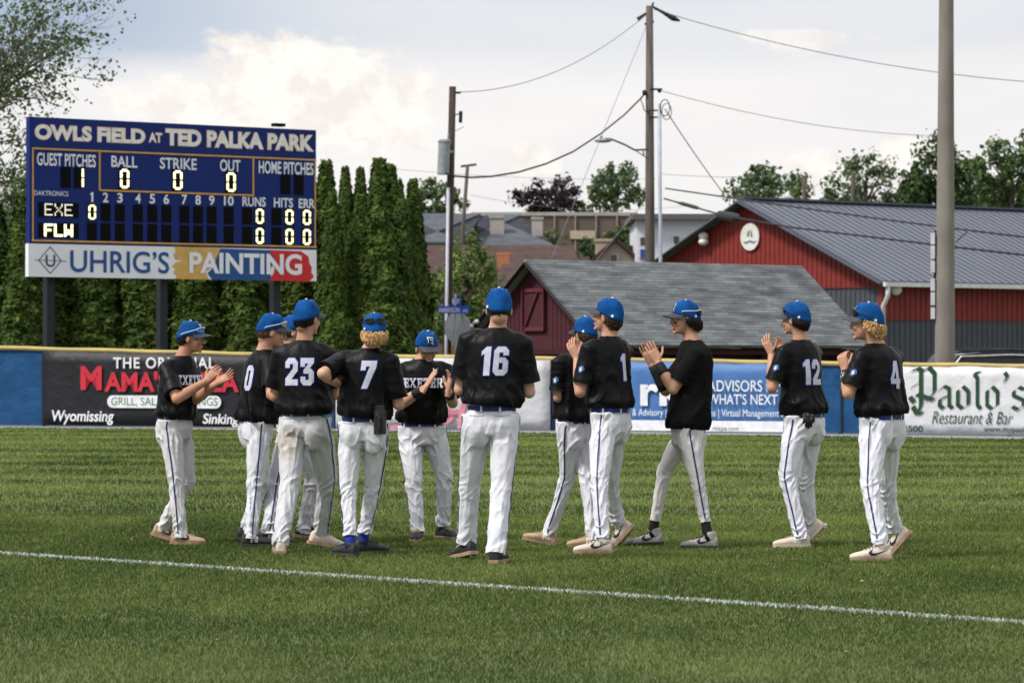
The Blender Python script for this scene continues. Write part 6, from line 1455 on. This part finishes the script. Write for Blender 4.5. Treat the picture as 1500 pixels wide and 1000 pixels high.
PEOPLE = [
 dict(pid='one', seed=101, K=.95, skin='c', hair=('short', 'dark'), label='player at the left end clapping in profile, mirrored blue sunglasses on his cap, tan cleats',
      head=(279.5, 495, 98, 4), neck=(268, 522, 0), torso=122, sh=(262, 545), pel=(256, 624, 108), waist=609, hem=612,
      armR=((259, 584, '-'), (300, 559, .12), (321, 536, 0)), armL=((287, 585, '-'), (316, 562, '-'), (342, 547, 0, (-.3, -.8, .55), dict(curl=10, spread=9))),
      feet=dict(R=(264, 799, 96, 0), L=(240, 795, 92, .05)), knee=dict(R=(258, 702), L=(275, 704)), shoe=(tan_shoe, tan_sole, 'swoosh', ink, tlace), chest=1, shades=(90, .16, 'blue', 'white'), tint=(.55, .54, .55),
      stains_and_tones=[(268, 560, .1, clay, .5)]),
 dict(pid='two', seed=102, K=1.0, skin='a', hair=('short', 'chestnut'), label='player wearing number 0 in right profile with white framed sunglasses on his cap',
      head=(397.5, 486, 78, 8), neck=(387, 513, 0), torso=66, sh=(383, 537), pel=(376, 626, 72), waist=613, hem=618,
      armR=((398, 578, '-'), (428, 575, .1), None), armL=((410, 580, .05), (436, 570, .0), None),
      feet=dict(R=(368, 802, 86, 0), L=(362, 797, 86, .03)), knee=dict(R=(374, 705), L=(384, 705)), shoe=(black_shoe, dark_sole, 'N', bone, klace), stains_and_tones=[(372, 700, .08, clay, .35)], num='0', num_at=(.075, .19, .60), numw=.72, shades=(90, .16, 'gold', 'white')),
 dict(pid='three', seed=103, K=.96, skin='b', hair=('short', 'brown'), label='player almost hidden behind number 23, only cap, cheek and one leg showing',
      head=(431, 486, 88, 6), neck=(424, 512, 0), torso=85, sh=(424, 535), pel=(428, 620, 85), waist=608, hem=612,
      armR=((430, 580, .0), (455, 575, .1), None), armL=((440, 580, .05), (462, 575, .0), None),
      feet=dict(R=(395, 798, 84, .02), L=(446, 791, 80, .02)), knee=dict(R=(406, 702), L=(460, 698)), shoe=(black_shoe, tan_sole, 'N', bone, klace), bag=1.5, leg=(.093, .070, .064, .054)),
 dict(pid='four', seed=104, K=1.03, skin='a', hair=('short', 'dark'), label='player wearing number 23, back turned, brown stain on his pants',
      head=(450, 467, 38, 0), neck=(446, 499, 0), torso=8, sh=(446, 524), half=.165, pel=(447, 621, 14), waist=604, hem=606, fat=1.03,
      armL=((403, 580, .06), (432, 585, .22), None), armR=((489, 578, .08), (487, 562, .22), None),
      feet=dict(L=(411, 812, -8, 0), R=(470, 804, 72, .03)), knee=dict(L=(425, 706), R=(479, 703)), shoe=(cream_shoe, tan_sole, None, ink, wlace), num='23', num_at=(-.012, .20, .56), numw=.80, tint=(.52, .52, .54), leg=(.096, .069, .060, .052),
      stains_and_tones=[(418, 648, .15, (.26, .18, .09), .95), (470, 640, .2, (.42, .40, .38), .6)]),  # brown stain on the left seat, broad grey darkening on the right thigh
 dict(pid='five', seed=105, K=1.0, skin='b', hair=('curly', 'blond'), label='blond haired player wearing number 7, left elbow out, blue socks, black sunglasses behind cap',
      head=(548.5, 487, -6, 10), neck=(543, 510, -.02), torso=12, sh=(536, 534), half=.172, pel=(533, 628, 6), waist=612, hem=611, fat=1.0,
      armL=((473, 547, '-'), (497, 563, '+'), None), armR=((584, 592, .02), (570, 580, .22), None), sleeve=.86,
      feet=dict(L=(513, 816, -38, 0), R=(532, 812, 58, 0)), knee=dict(L=(510, 714), R=(546, 714)), shoe=(black_shoe, dark_sole, None, bone, klace), sock=blue_sock, num='7', num_at=(.03, .20, .60), numw=.88, shades=(270, .30, 'black', 'black'),
      ends=dict(L=-.045, R=-.055), leg=(.085, .058, .050, .042)),
 dict(pid='six', seed=106, K=1.0, skin='a', hair=('short', 'brown'), label='player facing the camera, leaning forward and looking down while clapping, black wristbands',
      head=(625, 510, 164, 20), neck=(619, 526, -.10), torso=176, sh=(621, 547), half=.168, pel=(618, 633, 178), waist=619, hem=616,
      armR=((587, 592, '-'), (621, 569, '-'), (638, 541, .02, (.8, .35, -.3), dict(curl=3, spread=4))), armL=((663, 590, '-'), (657, 573, '-'), (661, 548, -.03, (-.9, -.3, 0), dict(curl=14))),
      feet=dict(R=(612, 793, 186, 0), L=(649, 790, 142, 0)), knee=dict(R=(606, 704), L=(651, 698)), shoe=(black_shoe, tan_sole, None, bone, tlace), sock=blackcloth, chest=1, smile=1, bands=(('R', .62, .92, blackcloth), ('L', .62, .92, blackcloth)), ends=dict(L=-.01, R=.03), bag=1.2,
      stains_and_tones=[(655, 690, .07, clay, .5), (604, 690, .06, clay, .35)]),
 dict(pid='seven', seed=107, K=1.07, skin='b', hair=('buzz', 'brown'), label='tallest player wearing number 16, seen squarely from behind, nearest the camera',
      head=(731, 453, 0, 0), neck=(729, 481, 0), torso=2, sh=(726, 506), half=.170, pel=(719, 617, 3), waist=596, hem=594, tilt=.015, fat=1.03,
      armL=((674, 570, .03), (690, 560, '+'), None), armR=((775, 574, .04), (758, 560, '+'), None),
      feet=dict(L=(684, 820, -32, .03), R=(727, 826, 14, 0)), knee=dict(L=(688, 708), R=(735, 708)), shoe=(black_shoe, tan_sole, None, bone, wlace), sock=blackcloth, num='16', num_at=(.005, .20, .56), numw=.84, leg=(.093, .068, .063, .061), bag=.7, ends=dict(L=.015, R=.05)),
 dict(pid='eight', seed=108, K=.94, skin='a', hair=('medium', 'brown'), label='shorter player with no visible number, walking left half hidden behind number 1',
      head=(857, 489, -38, 4), neck=(853, 513, 0), torso=-42, sh=(843, 537), pel=(842, 627, -58), waist=615, hem=616,
      armL=((818, 582, .0), (832, 560, '+'), None), armR=((866, 580, .1), (850, 560, .2), None),
      feet=dict(L=(805, 800, -88, 0, .04), R=(868, 803, -86, 0)), knee=dict(L=(831, 700), R=(858, 690)), shoe=(tan_shoe, tan_sole, 'N', bone, tlace), stains_and_tones=[(826, 700, .09, clay, .4)], patch='L', leg=(.085, .058, .051, .044)),
 dict(pid='nine', seed=109, K=1.02, skin='a', hair=('medium', 'brown'), label='player wearing number 1 with hands raised, cream cleats with dark swooshes',
      head=(891, 464, -62, -10), neck=(893, 493, 0), torso=-40, sh=(890, 517), pel=(893, 614, -62), waist=599, hem=597, captilt=0,
      armL=((850, 574, -.02), (845, 527, .16), (831, 496, .03, (.5, .75, .35), dict(curl=16, spread=8))), armR=((880, 570, .06), (853, 530, .0), (846, 500, .04, (-.6, -.6, .2))),
      feet=dict(L=(882, 812, -90, 0), R=(906, 802, -70, .125)), knee=dict(L=(878, 703), R=(893, 703)), shoe=(cream_shoe, tan_sole, 'swoosh', ink, wlace), sock=white_sock, stains_and_tones=[(872, 690, .07, (.35, .30, .24), .45), (905, 640, .09, (.36, .33, .28), .5)], num='1', num_at=(.02, .20, .55), numw=.72, patch='L', ends=dict(L=.0, R=-.02)),
 dict(pid='ten', seed=110, K=1.0, skin='a', hair=('flow', 'dark'), label='player in a plain black tee striding left and clapping, grey high top cleats',
      head=(1004, 467, -97, 2), neck=(1014, 499, 0), torso=-96, sh=(1017, 523), half=.165, pel=(1008, 634, -92), waist=612, hem=628, tee=1, fat=1.07,
      armL=((986, 570, '-'), (965, 532, .12), (945, 493, .03, (.15, .95, .1), dict(curl=4, spread=4))), armR=((975, 572, .02), (955, 534, -.02), (938, 494, -.02, (.1, -.95, .1), dict(curl=3))), sleeve=.78,
      feet=dict(L=(1037, 805, -88, 0), R=(956, 801, -84, .01)), knee=dict(L=(1022, 704), R=(974, 689)), shoe=(grey_shoe, dark_sole, 'swoosh', ink, klace), tall=.035, sock=blackcloth, eyeblack=1, smile=1, shades=(270, .22, 'black', 'white'),
      bands=(('L', .56, .97, blackcloth), ('R', .05, .97, blackcloth)), leg=(.083, .055, .048, .037), ends=dict(L=-.10, R=-.09), bag=.6, tint=(.57, .55, .54), stains_and_tones=[(1016, 722, .09, (.42, .22, .12), .75), (975, 655, .09, (.45, .30, .2), .4)]),
 dict(pid='eleven', seed=111, K=.99, skin='a', hair=('medium', 'dark'), label='player wearing number 12, hands apart before his face, gloves in his back pocket',
      head=(1166, 468, -56, 0), neck=(1173, 498, 0), torso=-43, sh=(1172, 521), pel=(1177, 618, -50), waist=606, hem=606,
      armL=((1131, 568, -.03), (1130, 521, .12), (1116, 489, .02, (.7, .7, .1), dict(curl=14, spread=10, thumb=.9))), armR=((1168, 562, .1), (1150, 524, '+'), (1138, 492, .0, (-.75, -.6, .1), dict(curl=10))),
      feet=dict(L=(1172, 803, -88, 0), R=(1187, 798, -66, .12)), knee=dict(L=(1153, 698), R=(1180, 700)), shoe=(cream_shoe, cream_shoe, 'N', wht_m, tlace), num='12', num_at=(-.022, .19, .55), numw=.80, patch='L', shades=(90, .18, 'black', 'black'), stains_and_tones=[(1200, 640, .1, (.36, .33, .28), .45)]),
 dict(pid='twelve', seed=112, K=1.05, skin='a', hair=('curly', 'blond'), label='blond curly haired player wearing number 4 at the right end, hands clasped, patterned wristband',
      head=(1270.5, 473, -76, 0), neck=(1283, 504, 0), torso=-45, sh=(1288, 528), pel=(1291, 622, -52), waist=609, hem=608, fat=1.02,
      armL=((1243, 576, -.03), (1238, 544, .16), (1230, 512, .03, (.6, .7, .2), dict(curl=38, thumb=.5))), armR=((1285, 575, .08), (1246, 546, .0), (1238, 514, .0, (-.6, -.7, .1), dict(curl=34, thumb=.5))),
      feet=dict(L=(1290, 823, -90, 0), R=(1310, 814, -68, .13)), knee=dict(L=(1275, 712), R=(1298, 711)), shoe=(cream_shoe, tan_sole, 'swoosh', ink, wlace), tall=.02, num='4', num_at=(.0, .195, .55), numw=.82, patch='L', shades=(90, .18, 'black', 'black'),
      bands=(('L', .50, .95, camo),), ends=dict(L=.0, R=-.01)),
]
PP = {}
for S in PEOPLE: PP[S['pid']] = person(S)

# things tucked in back pockets
p = PP['eleven']; c = p['pel'] + p['pf'] * -.02 - p['pr'] * .125 + UP * .030
h, nr, _, _ = p['pt'].ray_cast(c - p['pf'] * .4, p['pf'], .6); h = h or c
o_ = -p['pf']; g = []
for k, (dx, L_) in enumerate(((-.045, .055), (-.02, .085), (.005, .095), (.03, .085), (.055, .05))):
    a = h + p['pr'] * dx + o_ * .022 + UP * .02; g.append(tube([a, a + o_ * .012 - UP * L_ * .5 + p['pr'] * .004 * (k - 2), a + o_ * .004 - UP * L_ + p['pr'] * .008 * (k - 2)], [.013, .012, .009], 8))
g.append(ellipsoid(h + o_ * .018 + UP * .022, (.06, .022, .026), Matrix((p['pr'], p['pf'], UP)).transposed()))
gl = mk('batting_gloves', join(g), mat('glove_black', (.014, .014, .015), .5, (.2, .2, .2), scale=30, lo=.62, hi=.66), base=h, smooth=True); tag(gl, 'pair of black batting gloves hanging from the back pocket of number 12', 'gloves')
p = PP['five']; c = p['pel'] + p['pr'] * .135 + UP * .02
h, nr, _, _ = p['pt'].ray_cast(c - p['pf'] * .4, p['pf'], .6); h = h or c; o_ = -p['pf']
V = box(h + o_ * .022 + UP * .03, (.085, .04, .17), p['pr'], p['pf'], UP)
gl = mk('glove_pouch', join([V, box(h + o_ * .025 + UP * .13, (.07, .034, .04), p['pr'], p['pf'], UP), tube([h + o_ * .03 + UP * .11 - p['pr'] * .03, h + o_ * .048 + UP * .06, h + o_ * .046 - UP * .03], .012, 8)]), mat('pouch_black', (.012, .012, .013), .55, (.02, .02, .02), scale=20), base=h)
bv = gl.modifiers.new('b', 'BEVEL'); bv.width = .012; bv.segments = 3
tag(gl, 'black pouch hanging at the right hip of the player wearing number 7', 'pouch')
for o in list(COL.objects):
    if '_base' in o: del o['_base']
